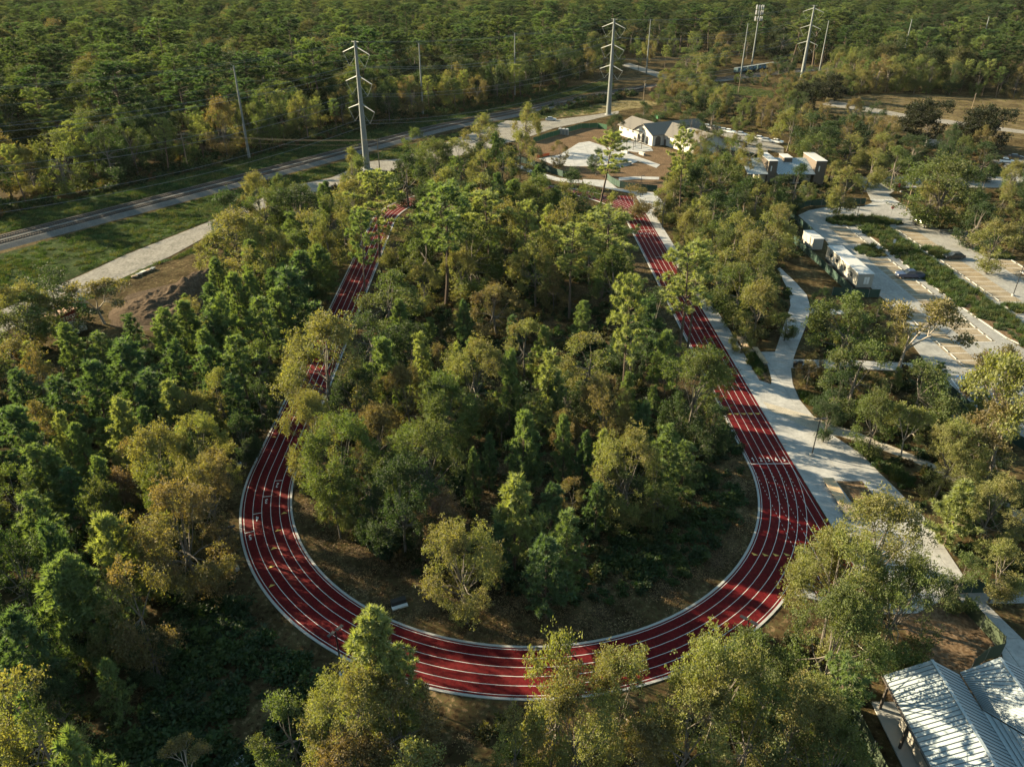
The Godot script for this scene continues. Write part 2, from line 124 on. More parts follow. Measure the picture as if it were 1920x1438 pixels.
	[1,1,-55.6,-132.7,12,6.4,2,22,5], [1,1,-50.9,-140.4,13,6.7,2,22,2], [1,1,-48.7,-161.6,12,6.3,2,22,0], [1,1,-37.1,-138.6,12,6,2,22,4], [1,2,-45,-129.7,11,5.2,2,22,0], [5,0,-10.4,-40.4,17,9.2,3,26,0], [5,1,-38.5,-49.4,15,7.5,1,20,0], [6,1,-12.7,-37.3,13,7,3,26,0],
	[2,2,-8.8,-38.1,11,5.7,3,26,1], [2,1,3.1,-38.3,16,5.6,3,27,5], [6,1,5.2,-36.3,14,6.9,3,27,6], [6,1,9.2,-39.2,13,6.9,3,27,6], [2,1,0,-36.7,11,4.1,3,27,5], [6,1,15.4,-38.5,16,7.1,3,27,4], [6,1,12.9,-36.1,13,6.9,3,27,4], [2,0,18.2,-37,13,6.3,3,28,5],
	[6,1,22,-37.7,13,7.1,3,28,0], [6,0,27.7,-44.8,14,7.8,3,30,0], [6,1,31,-52,14,8.2,3,29,4], [6,1,36.3,-57.3,14,10.2,3,29,5], [6,0,35.7,-49.9,13,7.5,3,29,0], [2,2,9.5,-35.2,10,5.8,3,27,0], [2,0,24,-34.5,11,5.3,3,28,4], [2,2,-12.7,-35,9,5.4,3,26,5],
	[0,1,26.9,-40.6,12,4.3,3,28,0], [3,1,-8.1,-35.9,9,6.3,3,26,0], [0,0,44,-190.9,23.8,7.4,4,33,0], [0,0,24.7,-206.5,20.5,10.5,4,32,0], [0,0,43.1,-195.6,15.4,5,4,41,0], [2,1,42.3,-167.7,13,7.9,4,33,5], [2,1,41.7,-193.3,13,7.7,4,33,1], [2,3,50.7,-200.6,14,10.6,4,41,0],
	[2,0,57.9,-206.8,14,10.9,4,41,0], [2,1,38.9,-187.9,11,5.6,4,33,6], [2,3,56,-178.8,14,10.8,4,33,0], [2,3,48.4,-173.1,13,9.3,4,33,0], [2,1,54.6,-156.2,13,10.6,4,33,4], [2,1,47.2,-154.3,13,8.4,4,33,0], [2,0,42.3,-152,12,7.2,4,33,0], [2,1,49.3,-145.1,12,8.9,4,34,4],
	[2,1,40.5,-135.6,12,7.5,4,34,0], [2,1,38.3,-148.1,11,6,4,34,0], [2,0,41.7,-127.1,12,8,4,34,5], [2,1,43.7,-121.9,11,7.7,4,35,0], [2,1,63.8,-193.1,11,7,4,41,0], [2,3,77.3,-203.2,12,9.3,4,41,0], [2,0,49.9,-140.2,12,7.7,4,34,4], [2,1,60.5,-165.7,12,7.8,4,43,0],
	[2,1,39.9,-166.2,10,4.4,4,33,0], [2,1,40.3,-117.3,7,4.1,4,35,5], [2,1,87,-195.5,13,8,4,42,0], [2,0,54.4,-110.2,13,10.7,4,35,0], [2,0,51.3,-96.9,12,8.6,4,36,6], [2,0,58.2,-92.2,11,8.9,4,36,7], [2,2,59.1,-78.4,12,8.5,4,39,0], [6,1,54,-75.8,11,7.1,4,39,6],
	[2,2,70.5,-93.5,12,8.3,4,36,0], [2,1,60.6,-76.6,12,7.8,4,39,4], [2,0,49.3,-85.1,10,5.2,4,37,0], [2,3,47.8,-94.6,8,5.6,4,36,4], [2,3,44.6,-89,6,4,4,36,7], [2,3,60.1,-91.5,8,4.8,4,36,1], [6,1,54.2,-66.5,10,6.5,4,39,1], [2,0,47,-57.9,7,4.4,4,39,5],
	[2,1,51.3,-58.3,8,4.4,4,39,4], [2,0,49.4,-121.7,5,4.2,4,35,6], [2,3,59,-131.7,6,3.6,4,34,0], [2,2,54.4,-98.2,6,4.3,4,36,4], [3,2,64.6,-109.9,14.7,13.5,4,38,0], [3,1,53.9,-84.9,9.9,5.9,4,37,0], [3,1,64.4,-81.2,19.9,10.6,4,37,0], [1,0,51.1,-67.3,9,5.9,4,39,0],
	[1,1,63.8,-128,7,4.1,4,35,0], [2,3,39.4,-296.1,9,6.3,5,45,0], [2,3,26.9,-241.2,8,5.5,5,45,0], [2,3,66.9,-289.6,12,9.2,5,45,0], [2,3,76,-295,13,11.2,5,45,0], [2,0,68.6,-255.2,11,8.1,5,47,6], [2,1,100,-277.5,14,14.2,5,47,0], [2,3,103.9,-267,14,12,5,47,0],
	[2,3,103.9,-252.6,14,13.1,5,47,5], [2,3,116.6,-267,14,13.7,5,47,0], [2,0,98.4,-245.7,12,11,5,47,7], [2,1,108.6,-245.7,12,9.5,5,47,7], [2,1,117,-241.6,12,9.3,5,47,5], [2,1,105.6,-222.7,12,8.7,5,49,0], [2,0,115,-226.2,12,10.3,5,49,0], [2,3,132.3,-251.7,10,11.2,5,47,0],
	[2,3,136.2,-236.2,11,10.6,5,49,7], [2,3,145.2,-234.7,11,11.3,5,49,0], [2,0,109.3,-187.5,17,19,5,50,0], [2,1,106.9,-189.2,12,8.7,5,50,4], [2,0,114.6,-185.3,11,8.6,5,50,4], [2,1,104.6,-155.2,11,9.4,5,50,0], [2,3,110.1,-171.3,11,9.1,5,50,5], [2,0,107.9,-499.6,13,18.5,5,63,0],
	[2,1,108,-469.5,13,17.4,5,63,6], [2,3,56.3,-333.1,8,8.2,5,60,0], [2,0,66.6,-340.7,9,10.5,5,60,0], [2,3,76.5,-355.7,9,10.9,5,60,7], [2,3,60.9,-319.5,6,5.9,5,45,0], [4,0,155.1,-288.3,15,22.4,5,48,0], [4,0,168.8,-273.6,15,19.3,5,48,0], [4,0,153.8,-385.3,12,27.5,5,62,0],
	[4,0,137,-365.9,11,18.2,5,51,0], [1,0,-8.8,-195.2,4.2,2,0,7,0], [1,2,-22.4,-138.8,4.3,2,0,6,0], [1,0,16.8,-199.4,5.9,2.9,0,9,0], [1,1,-19.3,-170.3,4.3,2,0,8,0], [1,2,2.6,-209.1,5.9,3,0,7,0], [2,0,-3.5,-169.4,5.1,3.1,0,10,3], [2,2,13.3,-195,5.3,2.5,0,9,0],
	[2,0,3.1,-94.3,5,2.9,0,11,0], [1,2,4.2,-146.9,6.8,3.5,0,0,0], [2,1,-9.6,-127.7,4.9,3,0,0,0], [2,3,-10.7,-102.3,5.2,2.8,0,11,1], [2,2,-3.4,-132.1,7,4.4,0,0,5], [1,1,23.5,-195.2,4.5,2,0,9,0], [2,2,1.9,-122.6,6.9,4.3,0,0,3], [2,0,-5,-156.7,5.9,2.9,0,10,4],
	[1,0,24.9,-149.4,5,2.2,0,5,0], [1,2,23,-122,6.6,2.9,0,5,0], [2,0,-12.5,-164.1,5.4,3.4,0,10,1], [1,1,-0.7,-205.4,6.2,3,0,7,0], [1,1,-6.9,-110,6.3,3.4,0,11,0], [2,0,18.7,-109,5.6,2.9,0,5,0], [1,2,0.3,-118.4,6.4,3.3,0,11,0], [2,2,-12.1,-109.6,5.3,3.5,0,11,0],
	[1,2,23.4,-161.4,4.3,2,0,10,0], [1,1,-14.9,-120.4,5.4,2.8,0,6,0], [1,1,21,-95.4,5.4,2.6,0,2,0], [1,2,7.1,-205.3,12,6.2,0,7,3], [0,1,-21,-193.9,10.1,4.5,0,8,0], [1,0,8.2,-163.6,12.7,5.4,0,10,0], [0,0,-12.5,-172.7,13.8,5.2,0,8,2], [1,2,-4,-198.3,11.8,6,0,7,1],
	[0,1,-15.6,-212.3,12.5,4.4,0,7,0], [2,1,5.6,-187.5,12.3,7.5,0,7,0], [1,1,-19.1,-96.2,13.2,5.8,0,3,0], [2,1,-94.4,-110.4,8,3.9,1,12,0], [2,0,-80.9,-85.4,10.8,7,1,17,0], [1,1,-44.5,-40.2,6.4,2.7,1,20,0], [1,1,-51.5,-154.9,10,4.8,1,14,5], [1,1,-56.7,-62.3,9,3.9,1,21,7],
	[1,0,-80.3,-94.6,9.1,4.4,1,17,0], [1,0,-84.2,-101.5,7.4,4,1,17,0], [2,1,-71.7,-81,8.2,4.6,1,16,0], [1,1,-60.5,-115.3,7.5,3.2,1,13,0], [1,1,-62,-60.9,10.1,4.4,1,21,1], [1,1,-47.9,-104.9,10.2,5.3,1,19,0], [1,1,-70.3,-105.9,11,5.1,1,17,0], [1,1,-75,-72,7.7,3.4,1,21,0],
	[1,1,-54.5,-84,7.2,3.5,1,16,0], [1,1,-74.6,-86.6,9.2,4.5,1,17,0], [1,1,-93.4,-94.3,7.2,3.8,1,17,0], [2,3,-78.6,-77.3,9.1,5.7,1,16,0], [1,0,-76.7,-82.6,10.8,4.7,1,17,0], [1,2,-73.4,-67.3,10.8,4.6,1,21,1], [1,2,-55.9,-127.1,9.1,4.7,1,13,0], [1,0,-65.5,-90.8,7.3,3.1,1,16,0],
	[1,1,-83.3,-106.7,9.2,4.4,1,17,0], [1,1,-67.6,-78.9,6.4,3.2,1,16,0], [1,2,-91.9,-119.2,6.2,2.8,1,12,0], [1,0,-77.4,-106.2,7.3,3.9,1,17,0], [1,2,-88.7,-104.8,10.8,5.6,1,12,1], [1,1,-96.7,-102,10,5.3,1,12,2], [1,1,-67.6,-74.3,6.9,3.3,1,21,0], [2,0,-40.3,-128.4,7.3,4.4,1,14,0],
	[1,0,-57.9,-138.3,7.7,3.4,1,14,0], [2,3,-87,-88.6,10.6,4.8,1,17,0], [1,0,-68.2,-61.9,7.5,4.1,1,21,0], [1,1,-44.7,-137.7,9.1,4.8,1,14,4], [1,1,-62.5,-68.1,9.3,4.1,1,21,0], [2,0,-100,-109.1,9.3,5.4,1,12,2], [2,3,-44.8,-151.6,6.2,3.3,1,14,0], [1,2,-61.1,-51.8,7.3,3.7,1,21,0],
	[1,0,-68.4,-86.9,6.1,3,1,16,0], [1,0,-59.3,-99.3,7.2,3.1,1,19,0], [1,1,-86.1,-94.6,9.4,4.3,1,17,0], [2,0,-54.4,-52.2,10.7,5.4,1,20,0], [2,3,-46.7,-48.2,8.5,4.3,1,20,7], [1,1,-61.5,-129.2,6,2.7,1,13,0], [1,1,-55.8,-118.2,7.3,3.4,1,13,0], [2,2,-70.6,-97.4,9.8,4.5,1,17,3],
	[2,1,-49.7,-39.8,7.6,4,1,20,0], [2,3,-55.7,-56.6,9.6,5.6,1,21,0], [1,1,-92.7,-99.8,9.6,4.9,1,17,0], [2,2,-90.7,-114.2,6.8,3.9,1,12,0], [2,1,-57.5,-122.5,7.8,4.7,1,13,0], [1,1,-108.5,-120.3,11.2,5.1,1,12,4], [1,1,-100.4,-92.7,9.8,4.3,1,17,0], [1,1,-106,-109.3,12.5,6,1,12,0],  # the leftmost trees stand out of view and throw shade into it
	[1,1,-102.3,-102,9.7,4.6,1,12,0], [2,0,-106.4,-114.2,12.7,6.9,1,12,4], [1,2,-113.2,-127.2,10.5,5.3,1,12,2], [2,3,-72.7,-180.7,8.9,5.2,2,22,0], [2,1,-46.8,-220.7,12.5,7.2,2,24,1], [1,2,-58.6,-183,10.3,4.9,2,23,4], [2,1,-29.5,-246,9.2,4.2,2,24,4], [2,0,-63.7,-202.2,9.9,5.5,2,23,5],
	[2,0,-53,-186.1,11.4,7.3,2,23,3], [1,2,-48.8,-197.9,9.6,4.7,2,23,2], [2,0,-22.2,-236.7,10.8,6.9,2,24,0], [1,0,-47.3,-228.6,10.1,5.4,2,24,0], [1,1,-4.8,-252.6,11.2,5.1,2,25,0], [1,1,-49.4,-192.1,10.4,4.6,2,23,0], [2,2,-67.4,-184.3,8.8,4.3,2,22,0], [2,1,-66.7,-194.1,12,7,2,23,0],
	[2,0,-45.6,-204,8.2,4.1,2,23,0], [1,2,-59.2,-190.8,9.4,4.2,2,23,3], [2,3,-10.3,-252.6,8,5,2,25,0], [1,1,-28.1,-230.5,8.3,4.4,2,24,0], [2,0,21.1,-44.8,9.5,5.6,3,28,2], [2,0,-17.9,-38.6,8.8,5.2,3,26,0], [2,1,-2,-32.5,8.8,4.7,3,26,0], [2,2,95.4,-217.1,5.6,3.1,4,40,5],
	[2,0,83.3,-208.6,5.8,3.7,4,40,0], [2,0,63.3,-202.9,6.1,3.9,4,41,4], [2,0,66.1,-222,5.2,3.1,4,32,0], [2,0,58,-197.8,7.1,4.4,4,41,5], [2,3,48.7,-187.4,5.2,3,4,33,0], [2,0,71.6,-200.9,7.8,4.4,4,41,7], [2,1,95.9,-225.2,7.7,3.6,4,40,6], [2,0,55.6,-189.4,7.3,4.4,4,41,1],
	[2,2,63.1,-173.1,6.4,3.6,4,43,0], [2,2,48.7,-127.1,5,3,4,35,0], [2,1,68.4,-181,7.4,4.5,4,41,0], [2,0,43.8,-142.2,6.9,4,4,34,5], [2,3,75.8,-215.1,6.1,3.5,4,40,0], [2,1,84.5,-214.5,5.1,2.6,4,40,4], [1,0,48.2,-194.5,6.6,3.5,4,41,0], [2,2,70.3,-225.2,8.9,5.1,4,40,4],
	[2,0,52.9,-167.5,6.6,4,4,33,0], [2,0,46,-133.8,6.8,4.1,4,34,6], [2,0,53.5,-150.8,8,5.1,4,34,0], [1,1,69.9,-193.3,8.4,4.3,4,41,0], [2,3,65.1,-69.8,6,3.6,4,39,0], [2,0,60.1,-102.4,4.8,2.6,4,36,0], [2,2,47.6,-104.6,6.2,3.6,4,36,6], [2,1,57.3,-116.3,7.2,3.6,4,35,4],
	[2,0,58.5,-70.6,4.9,2.4,4,39,7], [2,0,56.6,-126.6,4.3,2.3,4,35,7], [2,1,60.8,-62.2,4.6,2.5,4,39,5], [2,1,66.6,-116.2,6.4,4.1,4,35,0], [1,1,66.7,-102,5.9,3.1,4,36,0], [1,0,65.6,-89.6,8.4,3.7,4,36,0], [2,0,69.4,-129.5,4.4,2.8,4,35,2], [2,2,56.4,-229.9,10.9,5.3,4,32,6],
	[2,0,69.5,-243.7,11.2,6.2,4,32,6], [2,1,74.1,-237.5,12.6,7,4,40,0], [2,0,60.2,-247.4,10.4,5.2,4,32,4], [2,0,55.4,-220.4,10.4,5.5,4,32,0], [2,0,57.5,-237.7,10,4.8,4,32,0], [2,2,61.6,-256.4,10.7,5.8,4,32,4], [2,2,72.7,-249.7,10.6,6.6,4,40,0], [2,2,60.7,-226.6,9.8,6.2,4,32,0],
	[2,3,120,-324.1,12.7,8,5,46,7], [2,0,137.2,-281.5,8.6,4.3,5,48,0], [2,3,97.7,-358.5,10,5.1,5,60,6], [2,2,132.4,-272.3,12.5,7.8,5,48,0], [2,3,142.9,-306.6,11.9,6.7,5,48,0], [2,0,92.2,-315.3,11.6,6.1,5,46,0], [2,2,116,-306.7,11.1,6.1,5,46,0], [2,0,127.7,-356.7,9.5,5.7,5,60,0],
	[2,2,130.7,-282.7,10.4,6.6,5,48,4], [2,3,116.1,-333.1,9.5,5.6,5,46,0], [2,2,139.4,-319.8,11.4,6.2,5,48,7], [2,0,104.5,-341.6,8.4,5,5,60,0], [2,2,93.1,-350.7,11.3,5.6,5,60,0], [2,2,108.4,-325.4,10.6,6.6,5,46,6], [2,2,103.1,-321.1,12,5.8,5,46,0], [2,1,87.3,-337.6,12.3,6.3,5,60,0],
	[2,2,126,-291.2,9.4,5.8,5,48,6], [2,3,144.9,-326.6,8.8,4.6,5,48,0], [2,0,122.5,-348,10,5.2,5,60,0], [2,2,135.1,-338.3,8.2,4,5,48,0], [2,3,142.2,-202.6,11.5,7.3,5,49,4], [2,1,123.7,-177.2,8.6,4.4,5,50,0], [2,0,143.8,-175.8,8.6,4.6,5,50,7], [2,1,128.5,-193.4,9.2,4.6,5,50,0],
	[2,3,143.3,-183,9.3,5.5,5,50,4], [2,1,141.6,-212.9,10.7,5.2,5,49,6], [2,0,127.5,-152.4,8.3,4.1,5,50,4], [2,0,147.2,-219.4,8.6,5.3,5,49,0], [2,1,159.1,-196,9.8,5.7,5,50,0], [2,1,119,-169.6,9.7,4.4,5,50,5], [2,2,156.3,-208.8,8.8,4.3,5,49,0], [2,3,138.3,-196.8,9.2,5.4,5,50,7],
	[2,0,120.3,-148.4,8.1,5.1,5,50,0], [2,2,151.5,-181.1,11.2,5.5,5,50,0], [2,1,117.7,-204.4,11.4,7.3,5,49,0], [2,0,148.7,-200.4,11.8,6.5,5,50,7], [2,3,141.3,-168.3,9.3,4.3,5,50,0], [2,0,152.8,-188.7,12.3,6.3,5,50,6], [2,2,118.7,-195.7,8.1,3.8,5,50,0], [2,2,148.2,-208.4,12.7,7.1,5,49,0],
	[2,0,135,-159.8,12.1,6.1,5,50,0], [2,3,131.7,-208.7,10.2,5.3,5,49,0], [2,3,146.8,-256.3,10.5,6.3,5,48,4], [2,3,130.3,-260.9,8.6,4.1,5,47,0], [2,0,146.6,-247.6,10.6,5.5,5,49,7], [2,3,150.6,-264.9,11.2,6.8,5,48,7], [2,2,161.5,-262.6,11.1,6,5,48,0], [2,3,128.2,-244.3,8.9,4.8,5,49,0],
	[0,0,-135.6,-237.6,17.5,6.6,6,54,4], [0,0,4.4,-412.8,15.6,6.7,6,57,7], [2,3,-141.4,-201.9,18,10.2,6,54,1], [2,3,-20.5,-390,17.3,9.4,6,56,0], [2,2,-69.3,-318.5,15.1,9.6,6,55,4], [2,0,-85,-310.4,14.2,8.4,6,55,0], [0,0,-34.7,-375.3,13.2,5.6,6,56,6], [2,0,-59.1,-334.1,19.2,9.9,6,56,0],
	[2,1,-29.9,-368.5,15.5,8.8,6,56,0], [2,3,-94.8,-302.5,12.7,7.3,6,55,7], [2,0,4.4,-397.4,17.5,9.8,6,57,4], [2,0,-102.1,-275.2,16.1,9,6,55,0], [0,1,-93.5,-289.6,18.8,6.9,6,55,0], [2,1,-138.5,-216,13.7,8.6,6,54,0], [2,0,-68.8,-330.3,18.3,11.8,6,55,0], [2,1,-4.9,-402.7,15.7,8.8,6,57,4],
	[2,3,-119.5,-262.5,18.3,10.9,6,54,4], [0,0,-109,-268.7,13.7,5.5,6,55,0], [0,0,-66.2,-337.5,15.3,6.6,6,56,0], [0,1,-106.6,-284.7,16,6.2,6,55,0], [2,3,28.1,-434.4,19.1,11.6,6,57,7], [2,3,-7.2,-381.5,18.7,11.3,6,56,0], [2,2,-59.7,-344.2,13.2,7,6,56,0], [2,2,-98.8,-264.4,19,11,6,55,1],
	[0,0,-128.4,-234.1,13.7,5.9,6,54,7], [2,0,-13.1,-402.2,13.5,7.7,6,57,2], [2,3,-115.4,-251.3,20,10.6,6,54,0], [2,1,-78.4,-295.9,17.1,9.5,6,55,0], [2,2,-38.1,-381.1,16.1,8.8,6,56,1], [2,0,-125.4,-248.8,18.1,10.7,6,54,4], [0,0,-22.3,-365.5,16.6,6.3,6,56,0], [2,1,-152.3,-214.1,13.1,6.8,6,54,0],
	[2,0,-130.1,-217.7,17.5,11.2,6,54,5], [2,2,-25.6,-381.5,17.4,9.6,6,56,7], [0,0,-133.2,-227,16.8,6.4,6,54,1], [2,1,-100,-283.5,15.8,8.6,6,55,0], [2,3,-151.9,-208,19.5,12.2,6,54,5], [2,3,-76.3,-335.2,13.9,7.7,6,55,0], [2,3,-82.7,-333.8,14.4,7.4,6,55,0], [0,0,-45.7,-348.9,16.5,7.2,6,56,0],
	[2,3,-91.6,-296.8,12.7,7.9,6,55,4], [0,0,-37.1,-355.1,15.6,6.3,6,56,0], [0,1,-46.8,-372,14.3,5.7,6,56,0], [2,1,-80.4,-321.5,13.2,8.4,6,55,0], [0,1,-69.9,-308.5,13.1,5,6,55,0], [2,3,-118.1,-237.9,17.1,9.4,6,54,7], [0,0,-111.7,-244.7,16.9,6.9,6,54,0], [0,0,-54.8,-367.1,13.1,5.2,6,56,2],
	[2,0,-90.8,-276.9,15.7,8.6,6,55,0], [0,0,14.8,-415.8,19.6,8.1,6,57,0], [0,0,16.8,-428.7,17.8,6.9,6,57,0], [2,3,7.5,-404,18.9,11.1,6,57,4], [0,1,-111.9,-276,15.6,6.7,6,55,0], [2,3,-51.8,-329.3,16.2,9,6,56,0], [0,0,-137.3,-208.9,16.3,6.3,6,54,5], [2,0,-25.7,-359.8,13.5,8.1,6,56,0],
	[2,0,-62,-316.6,17.2,9.1,6,55,0], [2,0,-88.8,-284.9,19.5,12,6,55,0], [2,3,-38.5,-362.6,18.1,10.3,6,56,0], [0,0,-54.8,-349.3,15.9,6.6,6,56,0], [0,0,-76.5,-307.6,13.1,4.8,6,55,1], [2,3,25.4,-425.7,12.1,6.2,6,57,1], [2,3,-57.2,-355.7,16.5,9.6,6,56,0], [2,0,-14.7,-387,15.2,8.6,6,56,0],
	[0,0,-77.1,-313.5,12.9,4.7,6,55,4], [2,3,-7.1,-389.2,13.5,7.7,6,56,0], [0,0,-86.7,-318,14.3,5.9,6,55,0], [2,3,-73.7,-325.3,14.2,8.6,6,55,0], [2,0,-2.3,-395.9,19.3,10.6,6,57,5], [2,0,-100.6,-295.8,12.3,6.6,6,55,0], [2,3,-82.7,-300.8,17.5,8.9,6,55,0], [0,0,-92.9,-311.6,15.6,6.7,6,55,0],
	[2,0,-134.3,-244.3,18.7,10.8,6,54,1], [0,0,0.8,-386.9,16.8,6.8,6,57,4], [2,2,-16.4,-367,13.9,8.9,6,56,0], [2,0,-62.1,-350.7,13.1,7,6,56,0], [0,1,-16.7,-396.3,12.6,5.3,6,56,0], [2,3,-124.6,-239.7,14.9,7.7,6,54,0], [2,3,-121.1,-227.7,17.3,10.1,6,54,0], [2,0,-110,-255.7,16.7,9,6,54,7],
	[0,1,-148.2,-198.2,15.2,6.1,6,54,0], [2,0,-124.7,-255.8,17,8.8,6,54,0], [0,0,-106.3,-262.6,12.4,5.5,6,55,6], [2,0,-61.3,-327.1,15.8,8.6,6,56,0], [0,0,-139.9,-195.5,19.5,7.4,6,54,2], [2,3,-68.8,-349.3,17.4,9.2,6,56,0], [2,2,-146.4,-216.8,16.8,9.4,6,54,0], [2,3,-44.9,-360.8,15,7.6,6,56,0],
	[2,2,-43.5,-342.1,16.4,10.1,6,56,0], [2,0,-86.4,-291.7,14.1,8.3,6,55,0], [2,2,252.6,-397.7,13.8,7.1,6,58,2], [0,0,192.6,-457.9,17.7,6.8,6,58,5], [2,0,207.9,-427.6,16.5,8.7,6,58,1], [2,3,196.2,-437.6,13.1,7.2,6,58,0], [2,1,220.3,-421.5,14,7.8,6,58,4], [2,0,183.3,-440.7,13.4,6.8,6,58,4],
	[2,0,217.2,-415,15.1,7.8,6,58,5], [2,0,202.7,-419.1,16.7,10.2,6,58,4], [2,1,185.7,-457.4,14.5,7.4,6,58,1], [2,1,211.6,-420.4,16.6,9.4,6,58,5], [0,0,202.7,-432.9,15.3,5.8,6,58,2], [2,0,191.7,-472.7,15.4,7.9,6,58,0], [0,0,231.9,-409.6,16.6,5.9,6,58,7], [2,1,181.9,-431.5,16.2,9.8,6,58,6],
	[2,1,195.9,-416.1,16.6,10.5,6,58,7], [2,0,197.5,-449.2,17.3,9.3,6,58,0], [0,0,241.7,-406.6,17.1,7.3,6,58,4], [2,1,227.5,-415,16.3,10.3,6,58,0], [0,1,182.9,-449.5,13.7,5.4,6,58,5], [0,1,187.7,-424.6,14.7,5.8,6,58,7], [2,0,208.8,-411.8,15.8,8.1,6,58,0], [2,3,225.2,-407.4,14.5,9,6,58,0],
	[0,1,195.8,-430.2,15.4,6.7,6,58,1], [2,0,190.8,-444.8,17.5,9.2,6,58,7], [2,2,189.6,-434.6,13.1,7.5,6,58,0], [2,2,188.4,-412.5,17.8,11.2,6,58,7], [2,0,188,-465.4,16.3,10.1,6,58,0], [0,1,244.3,-398.9,14.1,6.2,6,58,6], [2,0,235.7,-402.7,15.1,7.6,6,58,2], [2,3,31.6,-464.5,14.9,7.6,6,57,0],
	[2,0,88.3,-582.4,12.1,8.5,6,57,0], [2,2,93.9,-549.4,12.4,6.3,6,57,0], [2,0,116.4,-610.4,12.8,8.3,6,57,0], [2,0,53.1,-522.6,16.7,10.3,6,57,0], [2,2,150,-585.5,15.3,9.7,6,58,0], [2,0,132.2,-596.1,11.1,6.6,6,58,1], [0,0,97.6,-514.7,13.7,5.8,6,57,0], [0,0,151.6,-597,14.5,5.9,6,58,0],
	[0,0,52.1,-477.6,11.4,4.8,6,57,1], [2,0,50.8,-537.1,12.1,6.2,6,57,6], [0,1,109.2,-596.9,16.5,7.1,6,57,2], [0,0,76.9,-489.1,12.6,5,6,57,0], [2,0,61.5,-492.9,16.3,10.2,6,57,0], [0,1,71.2,-572.9,13.4,5.4,6,57,0], [0,1,100.9,-600.6,11.2,4.3,6,57,5], [0,1,84.4,-538.2,14.2,5.6,6,57,0],
	[2,1,101.2,-592.6,11.5,7.4,6,57,0], [0,0,132.2,-603.5,15,6.1,6,58,0], [0,0,58.4,-557.6,14,6,6,57,0], [2,2,34,-479.9,16.2,8.1,6,57,0], [2,0,137.6,-610,13.9,9.1,6,58,0], [2,2,59.5,-533,11.1,7.1,6,57,4], [2,0,52.2,-504.5,14.8,8.3,6,57,0], [0,0,49.9,-484.7,11.3,4,6,57,0],
	[0,1,40.7,-507.4,13.5,5.4,6,57,0], [2,2,43.8,-473.8,16.7,11.1,6,57,1], [2,3,51.1,-553.5,13.2,6.9,6,57,0], [2,1,96.5,-572.4,14.1,9.4,6,57,0], [2,3,39.1,-463,11.1,6.1,6,57,7], [2,0,67.8,-500.6,14,7.8,6,57,0], [2,0,69,-542.9,12.9,6.7,6,57,0], [2,0,139.1,-625.5,15.1,7.7,6,58,0],
	[2,0,116,-584.4,12.9,8.1,6,57,0], [2,1,90.8,-422.5,8.4,6.5,5,53,4], [2,0,77.8,-366.8,6.6,4.9,5,60,5], [2,1,90.9,-404.8,8.4,6.4,5,53,5], [2,1,102.9,-379.6,8.9,7.2,5,53,0], [2,2,79.8,-373.5,10,8.7,5,53,4], [2,0,84,-382.6,9.1,6.6,5,53,5], [2,0,96.3,-376.6,8,7,5,53,5],
	[2,0,91,-415.9,10.5,8.4,5,53,4], [2,0,100,-391.3,7.4,6.5,5,53,0], [2,1,87.6,-375.4,6.1,5,5,53,6], [2,0,99.1,-422.7,7.1,6.1,5,61,5], [2,0,82.4,-416.5,7.2,5.1,5,53,4], [2,0,89.8,-366.6,9.9,7.6,5,60,5], [2,0,103.4,-402.4,6.9,5.5,5,53,0], [2,2,76.6,-408.4,6.9,4.9,5,53,7],
	[2,3,85.6,-355.6,9.1,7.2,5,60,5], [2,3,74.4,-400.2,6.4,5.3,5,53,6], [2,1,95.8,-397.3,10.2,8.7,5,53,7], [2,1,83.3,-364.9,9.9,7.2,5,60,4], [2,1,96.8,-406.1,10.1,7.3,5,53,5], [2,0,162.1,-421.1,9,6.3,5,59,6], [2,1,155.8,-402.5,9.6,7.7,5,61,0], [2,0,167.7,-404.8,10.4,9,5,62,0],
	[2,0,174.2,-406.5,6.3,5.2,5,62,4], [2,3,172.6,-434,6.5,4.6,5,59,5], [2,1,174.9,-418.3,9.7,7.3,5,59,6], [2,0,165,-441.8,9.7,7.3,5,59,7], [2,2,147.8,-408.9,7.9,6.2,5,61,6], [2,0,146.8,-392.3,8,5.7,5,61,4], [2,2,168.1,-417.7,7.1,5.4,5,59,6], [2,0,135.8,-396.8,8.1,6.3,5,61,0],
	[2,1,174.8,-443.6,10.9,8.7,5,59,7], [2,1,181.1,-412.5,10.9,8.9,5,62,6], [2,1,160,-436.5,6.8,5.6,5,59,4], [2,2,141.3,-411.2,9.5,6.9,5,61,0], [2,1,162,-398.9,10.5,7.8,5,62,5], [2,2,163.6,-429.5,8.1,5.9,5,59,5], [2,0,157,-409.1,10.6,8.5,5,61,0], [2,2,116.2,-478.9,6.4,5.5,5,63,6],
	[2,1,84.8,-441.5,8.3,7,5,63,4], [2,3,110.9,-447.3,8.1,7.7,5,63,7], [2,1,95.1,-440.7,7,6.5,5,63,0], [2,0,72,-387.8,7,6.9,5,53,0], [2,0,93.8,-450.2,9.3,9.1,5,63,5], [2,3,111.8,-452.9,6.1,5.7,5,63,6], [2,0,90.2,-440.4,8.2,7.7,5,63,0], [2,1,119.9,-488.4,10.5,10.3,5,63,7],
	[2,3,89.8,-398.2,10.4,9.1,5,53,0], [2,2,79.8,-397.7,10.2,8.8,5,53,5], [2,3,90.2,-431.3,6.5,6.5,5,53,5], [2,1,85.1,-396.2,6.3,6.2,5,53,7], [2,3,120.2,-494.9,6.8,6.3,5,52,5], [2,3,82.2,-403,6.1,5.8,5,53,7], [2,2,81.7,-425.1,8.5,7.6,5,53,4], [2,2,115.7,-471.7,6.4,5.4,5,63,5],
